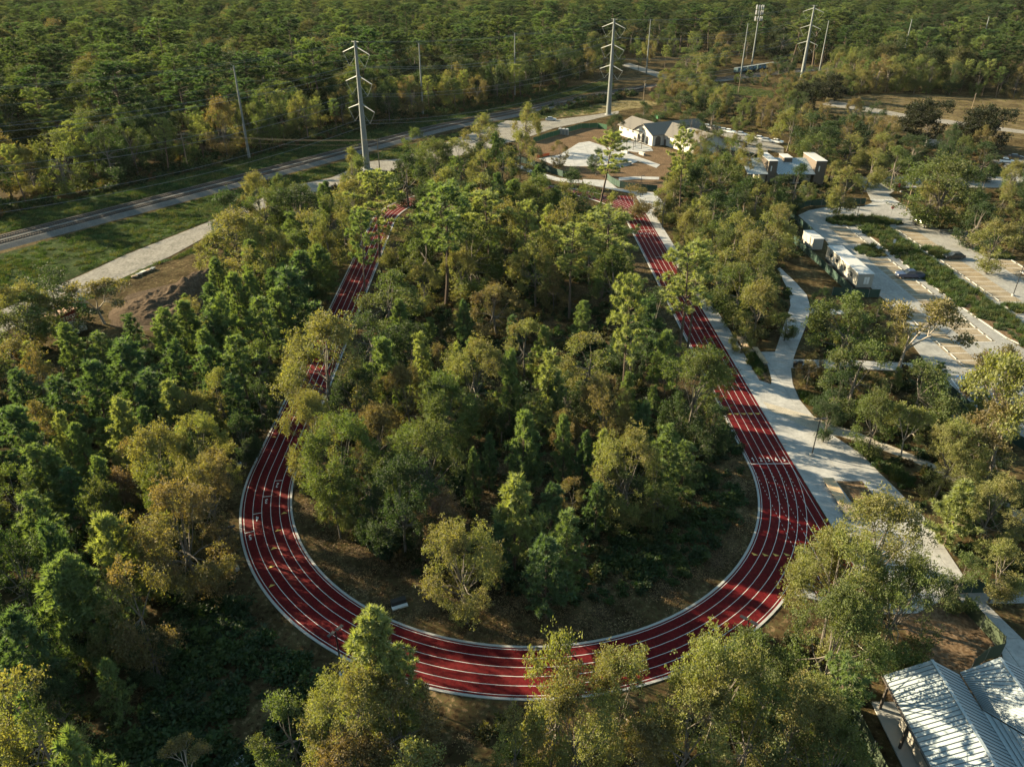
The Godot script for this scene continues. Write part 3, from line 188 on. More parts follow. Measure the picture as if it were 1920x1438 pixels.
	[2,2,108.3,-458.8,8.4,7.8,5,63,7], [2,3,128.2,-446.2,3.8,3.3,5,61,4], [2,3,133.6,-454.5,4.8,3.7,5,61,5], [2,3,135.1,-443.4,4.4,4.2,5,61,6], [2,3,138.9,-436.6,4.9,4,5,61,7], [2,1,143.1,-447.5,4.9,4,5,61,6], [2,1,128.8,-459.5,3.4,2.8,5,63,5], [2,1,128.6,-455.4,3.6,2.9,5,63,7],
	[2,3,141.6,-428.4,3.2,2.7,5,61,0], [2,2,139.8,-444.2,4.4,3.7,5,61,5], [2,0,127.7,-451.2,4.5,4.3,5,61,7], [2,3,181.1,-420.4,7.1,6.6,5,62,6], [2,1,169.1,-411.2,7.5,6.6,5,62,0], [2,3,170.5,-437.7,6.3,4.7,5,59,7], [2,0,152.8,-394,6.1,5.5,5,62,7], [2,3,190.6,-428.5,7.7,7.5,5,59,2],
	[2,2,180.8,-426.6,7.7,7.3,5,59,7], [2,2,160,-425.8,7.9,6.1,5,59,4], [2,2,171.4,-421.5,8.7,7.2,5,59,0], [2,3,170.1,-426.7,8.7,8.2,5,59,6], [2,3,146.5,-417.9,7.2,6.3,5,61,0], [2,1,168.5,-433.5,6,5.7,5,59,7], [2,3,153.5,-427.1,8,6.1,5,59,0], [2,2,152.2,-435.3,8,6.4,5,59,0],
	[2,3,189.7,-418.9,8.6,7.9,5,62,2], [2,2,174.4,-429.1,8.8,7.8,5,59,0], [2,3,148.3,-427.6,7.2,6.4,5,61,0], [2,1,142.7,-398.9,7,6.7,5,61,4], [2,0,161.2,-415.7,8.4,7.1,5,59,0], [2,0,127.6,-521.6,8.4,7.4,5,52,0], [2,3,117.7,-513.4,12.8,10.2,5,52,0], [2,3,135.9,-533.8,12.7,11.2,5,52,7],
	[2,3,123.7,-504.3,10.6,9.8,5,52,0], [2,3,142.2,-535.4,10.4,8.6,5,52,6], [2,2,142,-542.5,11.2,8.7,5,52,0], [2,1,138.8,-524.2,9.3,8.1,5,52,0], [2,3,131.4,-531,9.4,7.8,5,52,0], [2,3,162.1,-487.7,7,7,5,52,7], [2,2,155,-483.3,6.7,6.6,5,52,7], [2,3,167.5,-488.9,7.3,6.5,5,52,6],
	[2,3,169,-511.5,7.9,6.4,5,52,0], [2,3,162.8,-478,7.3,6.6,5,52,0], [2,3,170.2,-494.1,9.9,8.9,5,52,0], [2,3,141.7,-472.4,2.8,2.6,5,52,0], [2,2,165.1,-496,3.3,3.2,5,52,0], [2,3,160.3,-496.1,2.9,2.6,5,52,0], [2,2,149.5,-478.3,3.4,2.9,5,52,6], [2,3,156.4,-487.8,3.2,3,5,52,0],
	[2,1,142.9,-482.7,3,2.8,5,52,0], [2,2,152.8,-491,2.8,2.3,5,52,0]
]

class Shape:
	var v := PackedVector3Array()
	var ix := PackedInt32Array()
	func tri(a: Vector3, b: Vector3, c: Vector3) -> void:
		var n := v.size()
		v.push_back(a); v.push_back(b); v.push_back(c)
		ix.push_back(n); ix.push_back(n + 1); ix.push_back(n + 2)
	func quad(a: Vector3, b: Vector3, c: Vector3, d: Vector3) -> void:
		tri(a, b, c); tri(a, c, d)
	func box(at: Vector3, size: Vector3, turn := 0.0, bevel := 0.0) -> Shape:
		var h := size / 2.0
		var b := Basis(Vector3.UP, turn)
		var t := bevel
		var p := []
		for y in [-1, 1]:
			var k: float = t if y > 0 else 0.0
			for s in [Vector2(-1, -1), Vector2(1, -1), Vector2(1, 1), Vector2(-1, 1)]:
				p.append(at + b * Vector3(s.x * (h.x - k), y * h.y, s.y * (h.z - k)))
		quad(p[4], p[5], p[6], p[7]); quad(p[3], p[2], p[1], p[0])
		for i in 4:
			var j := (i + 1) % 4
			quad(p[i], p[j], p[j + 4], p[i + 4])
		return self
	func tube(a: Vector3, b: Vector3, ra: float, rb: float, n := 6, caps := true) -> Shape:
		var d := (b - a).normalized()
		var u := d.cross(Vector3.UP if absf(d.y) < 0.9 else Vector3.RIGHT).normalized()
		var w := d.cross(u)
		var pa := []
		var pb := []
		for i in n:
			var t := TAU * i / n
			var o := u * cos(t) + w * sin(t)
			pa.append(a + o * ra); pb.append(b + o * rb)
		for i in n:
			var j := (i + 1) % n
			quad(pa[i], pa[j], pb[j], pb[i])
			if caps:
				tri(b, pb[i], pb[j])
		return self
	func prism(poly: PackedVector2Array, y0: float, y1: float) -> Shape:
		var t := Geometry2D.triangulate_polygon(poly)
		for i in range(0, t.size(), 3):
			var a := poly[t[i]]
			var b := poly[t[i + 1]]
			var c := poly[t[i + 2]]
			tri(Vector3(a.x, y1, a.y), Vector3(b.x, y1, b.y), Vector3(c.x, y1, c.y))
		for i in poly.size():
			var a := poly[i]
			var b := poly[(i + 1) % poly.size()]
			quad(Vector3(a.x, y0, a.y), Vector3(b.x, y0, b.y), Vector3(b.x, y1, b.y), Vector3(a.x, y1, a.y))
		return self
	# a profile in (z, y) pushed out along x from -w/2 to w/2
	func slab(profile: Array, w: float, taper := 0.0) -> Shape:
		var poly := PackedVector2Array(profile)
		var t := Geometry2D.triangulate_polygon(poly)
		var top := -1e9
		var low := 1e9
		for p in poly:
			top = maxf(top, p.y); low = minf(low, p.y)
		for s in [-1.0, 1.0]:
			for i in range(0, t.size(), 3):
				var q := []
				for k in 3:
					var p := poly[t[i + k]]
					q.append(Vector3(s * (w / 2 - taper * (p.y - low) / (top - low)), p.y, p.x))
				tri(q[0], q[1], q[2])
		for i in poly.size():
			var a := poly[i]
			var b := poly[(i + 1) % poly.size()]
			var wa := w / 2 - taper * (a.y - low) / (top - low)
			var wb := w / 2 - taper * (b.y - low) / (top - low)
			quad(Vector3(-wa, a.y, a.x), Vector3(wa, a.y, a.x), Vector3(wb, b.y, b.x), Vector3(-wb, b.y, b.x))
		return self
	func ribbon(inner: PackedVector2Array, outer: PackedVector2Array, y0: float, y1: float, closed: bool) -> Shape:
		var n := inner.size()
		for i in (n if closed else n - 1):
			var j := (i + 1) % n
			var a := Vector3(inner[i].x, y1, inner[i].y)
			var b := Vector3(inner[j].x, y1, inner[j].y)
			var c := Vector3(outer[j].x, y1, outer[j].y)
			var d := Vector3(outer[i].x, y1, outer[i].y)
			quad(a, b, c, d)
			if y1 - y0 > 0.02:
				var k := Vector3(0, y0 - y1, 0)
				quad(a, b, b + k, a + k); quad(d, c, c + k, d + k)
		return self
	func mesh() -> ArrayMesh:
		var a := []
		a.resize(Mesh.ARRAY_MAX)
		a[Mesh.ARRAY_VERTEX] = v
		a[Mesh.ARRAY_INDEX] = ix
		var m := ArrayMesh.new()
		m.add_surface_from_arrays(Mesh.PRIMITIVE_TRIANGLES, a)
		return m

class Leaves:
	var v := PackedVector3Array()
	var c := PackedColorArray()
	var ix := PackedInt32Array()
	var r := RandomNumberGenerator.new()
	func ball() -> Vector3:
		var z := r.randf_range(-1, 1)
		var t := r.randf() * TAU
		var k := sqrt(1.0 - z * z)
		return Vector3(k * cos(t), z, k * sin(t))
	func leaf(p: Vector3, along: Vector3, side: Vector3, length: float, width: float, col: Color) -> void:
		var n := v.size()
		v.push_back(p)
		v.push_back(p + along * length * 0.5 + side * width * 0.5)
		v.push_back(p + along * length)
		v.push_back(p + along * length * 0.5 - side * width * 0.5)
		for k in 4: c.push_back(col)
		ix.append_array(PackedInt32Array([n, n + 1, n + 2, n, n + 2, n + 3]))
	func blade(p: Vector3, along: Vector3, side: Vector3, length: float, width: float, col: Color) -> void:
		var n := v.size()
		v.push_back(p + side * width * 0.5); v.push_back(p + along * length); v.push_back(p - side * width * 0.5)
		for k in 3: c.push_back(col)
		ix.append_array(PackedInt32Array([n, n + 1, n + 2]))
	# a tuft of needles round the tip of a twig
	func tuft(p: Vector3, out: Vector3, size: float, n: int, tone: float) -> void:
		for i in n:
			var d := (ball() + out * 0.55 + Vector3(0, 0.25, 0)).normalized()
			var s := d.cross(ball()).normalized()
			var k := tone * r.randf_range(0.78, 1.0)
			blade(p - d * size * 0.12, d, s, size * r.randf_range(0.75, 1.1), size * 0.21, Color(k, k, k * r.randf_range(0.85, 1.0)))
	# a bough: small dense clumps of leaves strewn round a point, a few pushed out past the rest
	func bough(p: Vector3, out: Vector3, size: float, clumps: int, n: int, leaf_size: float, tone: Color) -> void:
		for i in clumps:
			var o := ball() * size * pow(r.randf(), 0.5)
			if i == 0: o += out * size * 0.6
			spray(p + o, out, r.randf_range(0.26, 0.46), n, leaf_size, tone * r.randf_range(0.85, 1.0))
	# a spray of leaves round a point
	func spray(p: Vector3, out: Vector3, size: float, n: int, leaf_size: float, tone: Color) -> void:
		for i in n:
			var o := ball() * size * pow(r.randf(), 0.45)
			o.y *= 0.75
			var d := (ball() + out * 0.5 + o / size * 0.6 + Vector3(0, -0.1, 0)).normalized()
			var s := d.cross((ball() + Vector3(0, 0.6, 0)).normalized()).normalized()
			var k := r.randf_range(0.7, 1.0)
			leaf(p + o, d, s, leaf_size * r.randf_range(0.7, 1.25), leaf_size * r.randf_range(0.5, 0.75), Color(tone.r * k, tone.g * k, tone.b * k))
	func mesh() -> ArrayMesh:
		var a := []
		a.resize(Mesh.ARRAY_MAX)
		a[Mesh.ARRAY_VERTEX] = v
		a[Mesh.ARRAY_COLOR] = c
		a[Mesh.ARRAY_INDEX] = ix
		var m := ArrayMesh.new()
		m.add_surface_from_arrays(Mesh.PRIMITIVE_TRIANGLES, a)
		return m

var rng := RandomNumberGenerator.new()
var M := {}
var taken := {}
var tree_kinds := []

# ---------------------------------------------------------------- helpers
func lin(r: float, g: float, b: float) -> Color:
	return Color(r, g, b).linear_to_srgb()

func mat(called: String, c: Color, rough := 0.9, metal := 0.0) -> StandardMaterial3D:
	var m := StandardMaterial3D.new()
	m.resource_name = called
	m.albedo_color = c
	m.roughness = rough
	m.metallic = metal
	M[called] = m
	return m

func leaf_mat(called: String, r: float, g: float, b: float, through := 0.5) -> StandardMaterial3D:
	var m := mat(called, lin(r, g, b), 0.7)
	m.vertex_color_use_as_albedo = true
	m.cull_mode = BaseMaterial3D.CULL_DISABLED
	m.backlight_enabled = true
	m.backlight = Color(through, through, through * 0.6)
	return m

# mottled picture of linear colours: a ramp run over fractal noise
func mottle(stops: Array, seed_: int, freq: float, octaves: int, contrast := 1.5, size := 512) -> ImageTexture:
	var n := FastNoiseLite.new()
	n.seed = seed_
	n.noise_type = FastNoiseLite.TYPE_SIMPLEX_SMOOTH
	n.frequency = freq
	n.fractal_octaves = octaves
	n.fractal_gain = 0.62
	var im := n.get_seamless_image(size, size)
	im.convert(Image.FORMAT_L8)
	var src := im.get_data()
	var table := []
	for i in 256:
		var t := clampf((i / 255.0 - 0.5) * contrast + 0.5, 0, 1) * (stops.size() - 1)
		var k := mini(int(t), stops.size() - 2)
		var c: Color = stops[k].lerp(stops[k + 1], t - k).linear_to_srgb()
		table.append([int(clampf(c.r, 0, 1) * 255), int(clampf(c.g, 0, 1) * 255), int(clampf(c.b, 0, 1) * 255)])
	var out := PackedByteArray()
	out.resize(size * size * 3)
	for i in size * size:
		var e: Array = table[src[i]]
		out[i * 3] = e[0]; out[i * 3 + 1] = e[1]; out[i * 3 + 2] = e[2]
	return ImageTexture.create_from_image(Image.create_from_data(size, size, false, Image.FORMAT_RGB8, out))

func ground_mat(called: String, stops: Array, seed_: int, metres: float, contrast := 1.6, patches: ImageTexture = null, patch_metres := 40.0, rough := 0.95) -> StandardMaterial3D:
	var m := mat(called, Color.WHITE, rough)
	m.albedo_texture = mottle(stops, seed_, 0.018, 6, contrast)
	m.uv1_triplanar = true
	m.uv1_world_triplanar = true
	m.uv1_scale = Vector3.ONE / metres
	m.metallic_specular = 0.5 if rough < 0.88 else 0.08
	if patches:
		m.detail_enabled = true
		m.detail_albedo = patches
		m.detail_blend_mode = BaseMaterial3D.BLEND_MODE_MUL
		m.detail_uv_layer = BaseMaterial3D.DETAIL_UV_2
		m.uv2_triplanar = true
		m.uv2_world_triplanar = true
		m.uv2_scale = Vector3.ONE / patch_metres
	return m

func numbered(called: String) -> String:
	var n: int = taken.get(called, -1) + 1
	taken[called] = n
	return called if n == 0 else "%s_%03d" % [called, n]

func part(called: String, shape, material: Material, parent: Node, at := Vector3.ZERO, turn := 0.0) -> MeshInstance3D:
	var o := MeshInstance3D.new()
	o.name = numbered(called) if parent == self else called
	o.mesh = shape.mesh() if (shape is Shape or shape is Leaves) else shape
	o.material_override = material
	o.position = at
	o.rotation.y = turn
	parent.add_child(o, true)
	return o

func thing(called: String, label: String, category: String, at := Vector3.ZERO, turn := 0.0, group := "") -> Node3D:
	var o := Node3D.new()
	o.name = numbered(called)
	o.position = at
	o.rotation.y = turn
	add_child(o)
	tag(o, label, category, group)
	return o

func tag(o: Node, label: String, category: String, group := "") -> void:
	o.set_meta("label", label)
	o.set_meta("category", category)
	if group != "":
		o.set_meta("group", group)

func struct(called: String, shape: Shape, material: Material) -> MeshInstance3D:
	var o := part(called, shape, material, self)
	o.set_meta("kind", "structure")
	return o

func outline(called: String) -> PackedVector2Array:
	var a: Array = OUTLINES[called]
	var p := PackedVector2Array()
	for i in range(0, a.size(), 2):
		p.push_back(Vector2(a[i], a[i + 1]))
	return p

func spot(called: String, i := 0) -> Vector3:
	var a: Array = SPOTS[called]
	return Vector3(a[i * 2], 0, a[i * 2 + 1])

func spots(called: String) -> int:
	return SPOTS[called].size() / 2

# a sheet of ground, or a slab cast in bays with real joints between them
func sheet(called: String, which: String, material: Material, y: float, bay := 0.0) -> Node3D:
	var poly := outline(which)
	if bay <= 0.0:
		return struct(called, Shape.new().prism(poly, -0.05, y), material)
	var root := Node3D.new()
	root.name = numbered(called)
	add_child(root)
	root.set_meta("kind", "structure")
	var box := Rect2(poly[0], Vector2.ZERO)
	for p in poly: box = box.expand(p)
	var nx := ceili(box.size.x / bay)
	var nz := ceili(box.size.y / bay)
	var gap := 0.02
	for i in nx:
		for j in nz:
			var a := box.position + Vector2(i, j) * bay
			var cell := PackedVector2Array([a + Vector2(gap, gap), a + Vector2(bay - gap, gap), a + Vector2(bay - gap, bay - gap), a + Vector2(gap, bay - gap)])
			for piece in Geometry2D.intersect_polygons(cell, poly):
				if piece.size() >= 3:
					part("panel", Shape.new().prism(piece, -0.05, y + rng.randf_range(0, 0.006)), material, root)
	return root

# ---------------------------------------------------------------- the setting
func _ready() -> void:
	rng.seed = 4711
	view_and_light()
	materials()
	land()
	railway()
	running_track()
	paving()
	tree_models()
	trees()
	far_woods()
	ground_cover()
	power_lines()
	buildings()
	fences()
	yard_things()
	lamps()
	parking()

func view_and_light() -> void:
	var cam := Camera3D.new()
	cam.name = "camera"
	cam.position = Vector3(0, 60, 0)
	cam.rotation_degrees = Vector3(-29.5, 0, 0)
	cam.fov = 54.36
	cam.near = 0.5
	cam.far = 4000.0
	add_child(cam)
	var sky := ProceduralSkyMaterial.new()
	sky.sky_top_color = Color(0.46, 0.60, 0.68)
	sky.sky_horizon_color = Color(0.80, 0.80, 0.76)
	sky.sky_curve = 0.16
	sky.ground_bottom_color = Color(0.12, 0.12, 0.10)
	sky.ground_horizon_color = Color(0.42, 0.41, 0.36)
	sky.sky_energy_multiplier = 0.66
	sky.ground_energy_multiplier = 0.5
	var env := Environment.new()
	env.background_mode = Environment.BG_SKY
	env.sky = Sky.new()
	env.sky.sky_material = sky
	env.tonemap_mode = Environment.TONE_MAPPER_LINEAR
	env.tonemap_exposure = 4.6
	env.sdfgi_enabled = true
	env.ssao_enabled = true
	env.ssil_enabled = true
	env.fog_enabled = true
	env.fog_density = 0.000012
	env.fog_light_color = Color(0.80, 0.82, 0.78)
	var world := WorldEnvironment.new()
	world.name = "world_environment"
	world.environment = env
	add_child(world)
	var sun := DirectionalLight3D.new()
	sun.name = "sun"
	sun.light_energy = 1.6
	sun.light_color = Color(1.0, 0.92, 0.76)
	sun.light_angular_distance = 0.5
	sun.shadow_enabled = true
	add_child(sun)
	var up := deg_to_rad(20.0)
	var ray := Vector3(cos(up) * 0.915, -sin(up), cos(up) * 0.404)
	sun.look_at_from_position(Vector3.ZERO, ray, Vector3.UP)

func materials() -> void:
	var big := mottle([Color(0.45, 0.45, 0.45), Color(1, 1, 1)], 91, 0.02, 4, 1.8, 256)
	var soft := mottle([Color(0.72, 0.72, 0.72), Color(1, 1, 1)], 17, 0.02, 4, 1.5, 256)
	ground_mat("forest_floor", [Color(0.035, 0.025, 0.013), Color(0.085, 0.058, 0.030), Color(0.06, 0.055, 0.024), Color(0.17, 0.115, 0.065)], 3, 9.0, 1.7, big, 37.0)
	ground_mat("verge_grass", [Color(0.016, 0.032, 0.010), Color(0.034, 0.058, 0.018), Color(0.075, 0.080, 0.032)], 5, 7.0, 1.6, big, 29.0)
	ground_mat("dry_grass", [Color(0.10, 0.085, 0.04), Color(0.19, 0.155, 0.075), Color(0.26, 0.21, 0.12)], 6, 11.0, 1.6, big, 43.0)
	ground_mat("brown_grass", [Color(0.075, 0.055, 0.03), Color(0.14, 0.105, 0.06), Color(0.12, 0.115, 0.05)], 8, 12.0, 1.6, big, 51.0)
	ground_mat("bare_soil", [Color(0.06, 0.038, 0.022), Color(0.12, 0.08, 0.048), Color(0.18, 0.13, 0.085)], 9, 5.0, 1.5, soft, 23.0)
	ground_mat("concrete", [Color(0.25, 0.249, 0.244), Color(0.30, 0.298, 0.291), Color(0.333, 0.33, 0.322)], 11, 6.0, 1.3, soft, 19.0, 0.85)
	ground_mat("lot_concrete", [Color(0.175, 0.173, 0.163), Color(0.22, 0.217, 0.204), Color(0.26, 0.255, 0.24)], 12, 7.0, 1.4, soft, 23.0, 0.85)
	ground_mat("road_concrete", [Color(0.15, 0.14, 0.12), Color(0.21, 0.197, 0.175), Color(0.26, 0.245, 0.215)], 13, 8.0, 1.5, soft, 21.0, 0.9)
	ground_mat("paver_tan", [Color(0.17, 0.14, 0.10), Color(0.235, 0.195, 0.14), Color(0.29, 0.245, 0.18)], 14, 2.5, 1.5, soft, 13.0, 0.9)
	ground_mat("gravel_tan", [Color(0.25, 0.225, 0.185), Color(0.34, 0.31, 0.26), Color(0.42, 0.385, 0.32)], 15, 2.0, 1.5, soft, 17.0, 0.95)
	ground_mat("ballast", [Color(0.06, 0.06, 0.06), Color(0.115, 0.113, 0.108), Color(0.18, 0.176, 0.168)], 16, 2.2, 1.7, soft, 15.0, 0.95)
	ground_mat("track_red", [Color(0.068, 0.0026, 0.0039), Color(0.090, 0.0034, 0.0050), Color(0.114, 0.0058, 0.0072)], 18, 5.0, 1.4, soft, 27.0, 0.8)
	ground_mat("mound_soil", [Color(0.05, 0.036, 0.024), Color(0.085, 0.062, 0.043), Color(0.125, 0.093, 0.067)], 19, 4.0, 1.6, soft, 9.0)
	M.track_red.metallic_specular = 0.25
	mat("kerb", lin(0.27, 0.27, 0.262), 0.85)
	mat("paint_white", lin(0.46, 0.46, 0.45), 0.75)
	mat("paint_yellow", lin(0.46, 0.31, 0.06), 0.7)
	mat("paint_blue", lin(0.08, 0.27, 0.55), 0.6)
	mat("rail_steel", lin(0.09, 0.07, 0.06), 0.45, 0.7)
	mat("sleeper_wood", lin(0.045, 0.036, 0.03), 0.95)
	mat("galvanised", lin(0.145, 0.16, 0.156), 0.6, 0.25)
	mat("wire", lin(0.16, 0.16, 0.16), 0.5, 0.6)
	mat("insulator", lin(0.24, 0.26, 0.26), 0.4)
	mat("old_wood", lin(0.20, 0.15, 0.10), 0.95)
	mat("bench_wood", lin(0.36, 0.27, 0.17), 0.8)
	mat("bark_pine", lin(0.085, 0.060, 0.044), 0.95)
	mat("bark_grey", lin(0.11, 0.095, 0.078), 0.95)
	mat("bark_pale", lin(0.27, 0.24, 0.20), 0.95)
	mat("black_metal", lin(0.02, 0.02, 0.021), 0.5, 0.3)
	mat("lamp_lens", lin(0.55, 0.55, 0.52), 0.3)
	mat("white_wall", lin(0.42, 0.41, 0.38), 0.85)
	mat("roof_shingle", lin(0.11, 0.10, 0.088), 0.95)
	mat("dark_trim", lin(0.05, 0.042, 0.036), 0.7)
	mat("window_glass", lin(0.03, 0.035, 0.04), 0.12)
	mat("brown_cladding", lin(0.10, 0.078, 0.06), 0.8)
	mat("pale_cladding", lin(0.28, 0.265, 0.235), 0.8)
	mat("metal_roof", lin(0.245, 0.282, 0.30), 0.5, 0.1)
	mat("metal_seam", lin(0.085, 0.10, 0.11), 0.5, 0.2)
	mat("screen_green", lin(0.025, 0.085, 0.036), 0.9)
	mat("screen_dark", lin(0.018, 0.045, 0.032), 0.9)
	mat("screen_pale", lin(0.036, 0.052, 0.026), 0.9)
	mat("container_red", lin(0.16, 0.014, 0.012), 0.55)
	mat("container_top", lin(0.36, 0.22, 0.14), 0.8)
	mat("trailer_wall", lin(0.25, 0.24, 0.21), 0.7)
	mat("trailer_roof", lin(0.36, 0.358, 0.35), 0.6)
	mat("orange_net", lin(0.70, 0.12, 0.03), 0.8)
	mat("stone_slab", lin(0.42, 0.39, 0.32), 0.9)
	mat("green_plastic", lin(0.03, 0.20, 0.08), 0.6)
	mat("sign_red", lin(0.55, 0.02, 0.02), 0.5)
	mat("rubber", lin(0.018, 0.018, 0.018), 0.9)
	mat("tail_red", lin(0.35, 0.01, 0.01), 0.3)
	mat("teal_paint", lin(0.03, 0.075, 0.085), 0.7)
	mat("bridge_rust", lin(0.42, 0.22, 0.11), 0.9)
	var n := 0
	for c in [[0.015, 0.016, 0.018], [0.55, 0.55, 0.55], [0.30, 0.32, 0.34], [0.02, 0.035, 0.085], [0.09, 0.085, 0.07], [0.10, 0.17, 0.24], [0.75, 0.75, 0.73]]:
		var m := mat("car_paint_%d" % n, lin(c[0], c[1], c[2]), 0.35, 0.1)
		m.clearcoat_enabled = true
		m.clearcoat = 0.6
		n += 1
	# foliage, one material for each tone of each kind
	for k in [["pine_0", 0.290, 0.335, 0.148], ["pine_1", 0.178, 0.252, 0.112], ["pine_2", 0.112, 0.186, 0.098], ["leaf_0", 0.145, 0.200, 0.070], ["leaf_1", 0.266, 0.286, 0.114], ["leaf_2", 0.236, 0.206, 0.102], ["leaf_3", 0.056, 0.102, 0.042], ["leaf_4", 0.226, 0.174, 0.122], ["oak_0", 0.028, 0.039, 0.019]]:
		leaf_mat(k[0], k[1], k[2], k[3], 1.0)
	leaf_mat("far_leaf", 1, 1, 1, 1.0)
	leaf_mat("grass_blade", 1, 1, 1, 0.9)

func land() -> void:
	var g := Shape.new()
	g.quad(Vector3(-2600, 0, 300), Vector3(2600, 0, 300), Vector3(2600, 0, -2600), Vector3(-2600, 0, -2600))
	struct("ground", g, M.forest_floor)
	sheet("grass_verge", "verge", M.verge_grass, 0.02)
	sheet("grass_verge", "far_verge", M.verge_grass, 0.02)
	sheet("grass_verge", "lower_verge", M.verge_grass, 0.024)
	sheet("field", "dry_field", M.dry_grass, 0.03)
	sheet("field", "brown_field", M.brown_grass, 0.03)
	sheet("grass_bank", "green_bank", M.verge_grass, 0.035)
	sheet("bare_ground", "dirt_yard", M.bare_soil, 0.02)
	sheet("bare_ground", "dirt_pen", M.bare_soil, 0.02)
	sheet("bare_ground", "pavilion_yard", M.bare_soil, 0.012)
	sheet("bare_ground", "mound_yard", M.mound_soil, 0.028)
	sheet("road", "north_road", M.road_concrete, 0.04)
	sheet("path", "field_path", M.road_concrete, 0.05)
	sheet("road", "clearing_road", M.road_concrete, 0.05)
	sheet("bare_ground", "clearing", M.dry_grass, 0.05)

# points every few metres along a line, with the direction there
func walk(points: Array, step: float) -> Array:
	var c := Curve2D.new()
	for i in points.size():
		var a: Vector2 = points[maxi(i - 1, 0)]
		var b: Vector2 = points[mini(i + 1, points.size() - 1)]
		var t := (b - a) / 6.0
		c.add_point(points[i], -t, t)
	c.bake_interval = 1.0
	var out := []
	var n := int(c.get_baked_length() / step)
	for i in n + 1:
		var p := c.sample_baked(i * step)
		var q := c.sample_baked(minf(i * step + 0.5, c.get_baked_length()))
		if q.distance_to(p) < 0.01:
			q = p + (p - c.sample_baked(i * step - 0.5))
		out.append([p, (q - p).normalized()])
	return out

func sweep(stations: Array, offset_a: float, offset_b: float, y0: float, y1: float) -> Shape:
	var a := PackedVector2Array()
	var b := PackedVector2Array()
	for s in stations:
		var side := Vector2(-s[1].y, s[1].x)
		a.push_back(s[0] + side * offset_a); b.push_back(s[0] + side * offset_b)
	return Shape.new().ribbon(a, b, y0, y1, false)

const RAIL_LINE := [Vector2(-260, 20), Vector2(-125.5, -176), Vector2(-61.2, -273), Vector2(-29.4, -321), Vector2(-4.3, -348), Vector2(38, -398), Vector2(72, -433), Vector2(125, -468), Vector2(173, -502), Vector2(275, -560), Vector2(420, -640)]

func railway() -> void:
	var st := walk(RAIL_LINE, 5.0)
	var bed := Shape.new()
	for k in [[-5.4, -4.1, -0.02, 0.62], [-4.1, 4.1, 0.62, 0.62], [4.1, 6.4, 0.62, -0.02]]:
		var a := []
		for s in st:
			var side := Vector2(-s[1].y, s[1].x)
			var p: Vector2 = s[0] + side * k[0]
			var q: Vector2 = s[0] + side * k[1]
			a.append([Vector3(p.x, k[2], p.y), Vector3(q.x, k[3], q.y)])
		for i in a.size() - 1:
			bed.quad(a[i][0], a[i + 1][0], a[i + 1][1], a[i][1])
	struct("ballast_bed", bed, M.ballast)
	var tie := BoxMesh.new()
	tie.size = Vector3(2.5, 0.16, 0.24)
	var dense := walk(RAIL_LINE, 0.62)
	for k in 2:
		var off := -2.1 if k == 0 else 2.1
		var t := thing("railway_track", ["dark rails on ties beside the wooded far verge of the ballast", "dark rails on ties beside the service road verge"][k], "railway track", Vector3.ZERO, 0, "railway tracks on one ballast bed")
		for r in [-0.72, 0.72]:
			part("rail", sweep(st, off + r - 0.045, off + r + 0.045, 0.6, 0.86), M.rail_steel, t)
		var mm := MultiMesh.new()
		mm.transform_format = MultiMesh.TRANSFORM_3D
		mm.mesh = tie
		mm.instance_count = dense.size()
		for i in dense.size():
			var d: Vector2 = dense[i][1]
			var p: Vector2 = dense[i][0] + Vector2(-d.y, d.x) * off
			mm.set_instance_transform(i, Transform3D(Basis(Vector3.UP, atan2(-d.x, -d.y)), Vector3(p.x, 0.66, p.y)))
		var o := MultiMeshInstance3D.new()
		o.name = "sleepers"
		o.multimesh = mm
		o.material_override = M.sleeper_wood
		o.set_meta("kind", "stuff")
		t.add_child(o)

# ---------------------------------------------------------------- running track
const HUB := Vector2(1.65, -83.0)
const STRAIGHT := 111.0
const LANE := 1.07
const FIRST := 31.15
var ahead := Vector2(-0.018, -1).normalized()
var across := Vector2(1, -0.018).normalized()

func on_track(lat: float, along: float) -> Vector2:
	return HUB + across * lat + ahead * along

func oval(r: float) -> PackedVector2Array:
	var p := PackedVector2Array()
	for i in 65:
		var t := PI * i / 64.0
		p.push_back(on_track(r * cos(t), -r * sin(t)))
	for i in range(1, 12): p.push_back(on_track(-r, STRAIGHT * i / 12.0))
	for i in 65:
		var t := PI + PI * i / 64.0
		p.push_back(on_track(r * cos(t), STRAIGHT - r * sin(t)))
	for i in range(1, 12): p.push_back(on_track(r, STRAIGHT * (1.0 - i / 12.0)))
	return p

# hub, outward direction and running direction at a place on the track
func bend_at(p: Vector2) -> Array:
	var q := p - HUB
	var lat := q.dot(across)
	var along := q.dot(ahead)
	var c := clampf(along, 0.0, STRAIGHT)
	var o := Vector2(lat, along - c)
	o = o.normalized()
	var out := across * o.x + ahead * o.y
	return [on_track(0, c), out, Vector2(out.y, -out.x)]

func flat_quad(a: Vector2, b: Vector2, c: Vector2, d: Vector2, y: float) -> Shape:
	var s := Shape.new()
	s.quad(Vector3(a.x, y, a.y), Vector3(b.x, y, b.y), Vector3(c.x, y, c.y), Vector3(d.x, y, d.y))
	return s

func stripe(a: Vector2, b: Vector2, w: float, y: float) -> Shape:
	var n := (b - a).normalized().orthogonal() * w / 2
	return flat_quad(a + n, b + n, b - n, a - n, y)

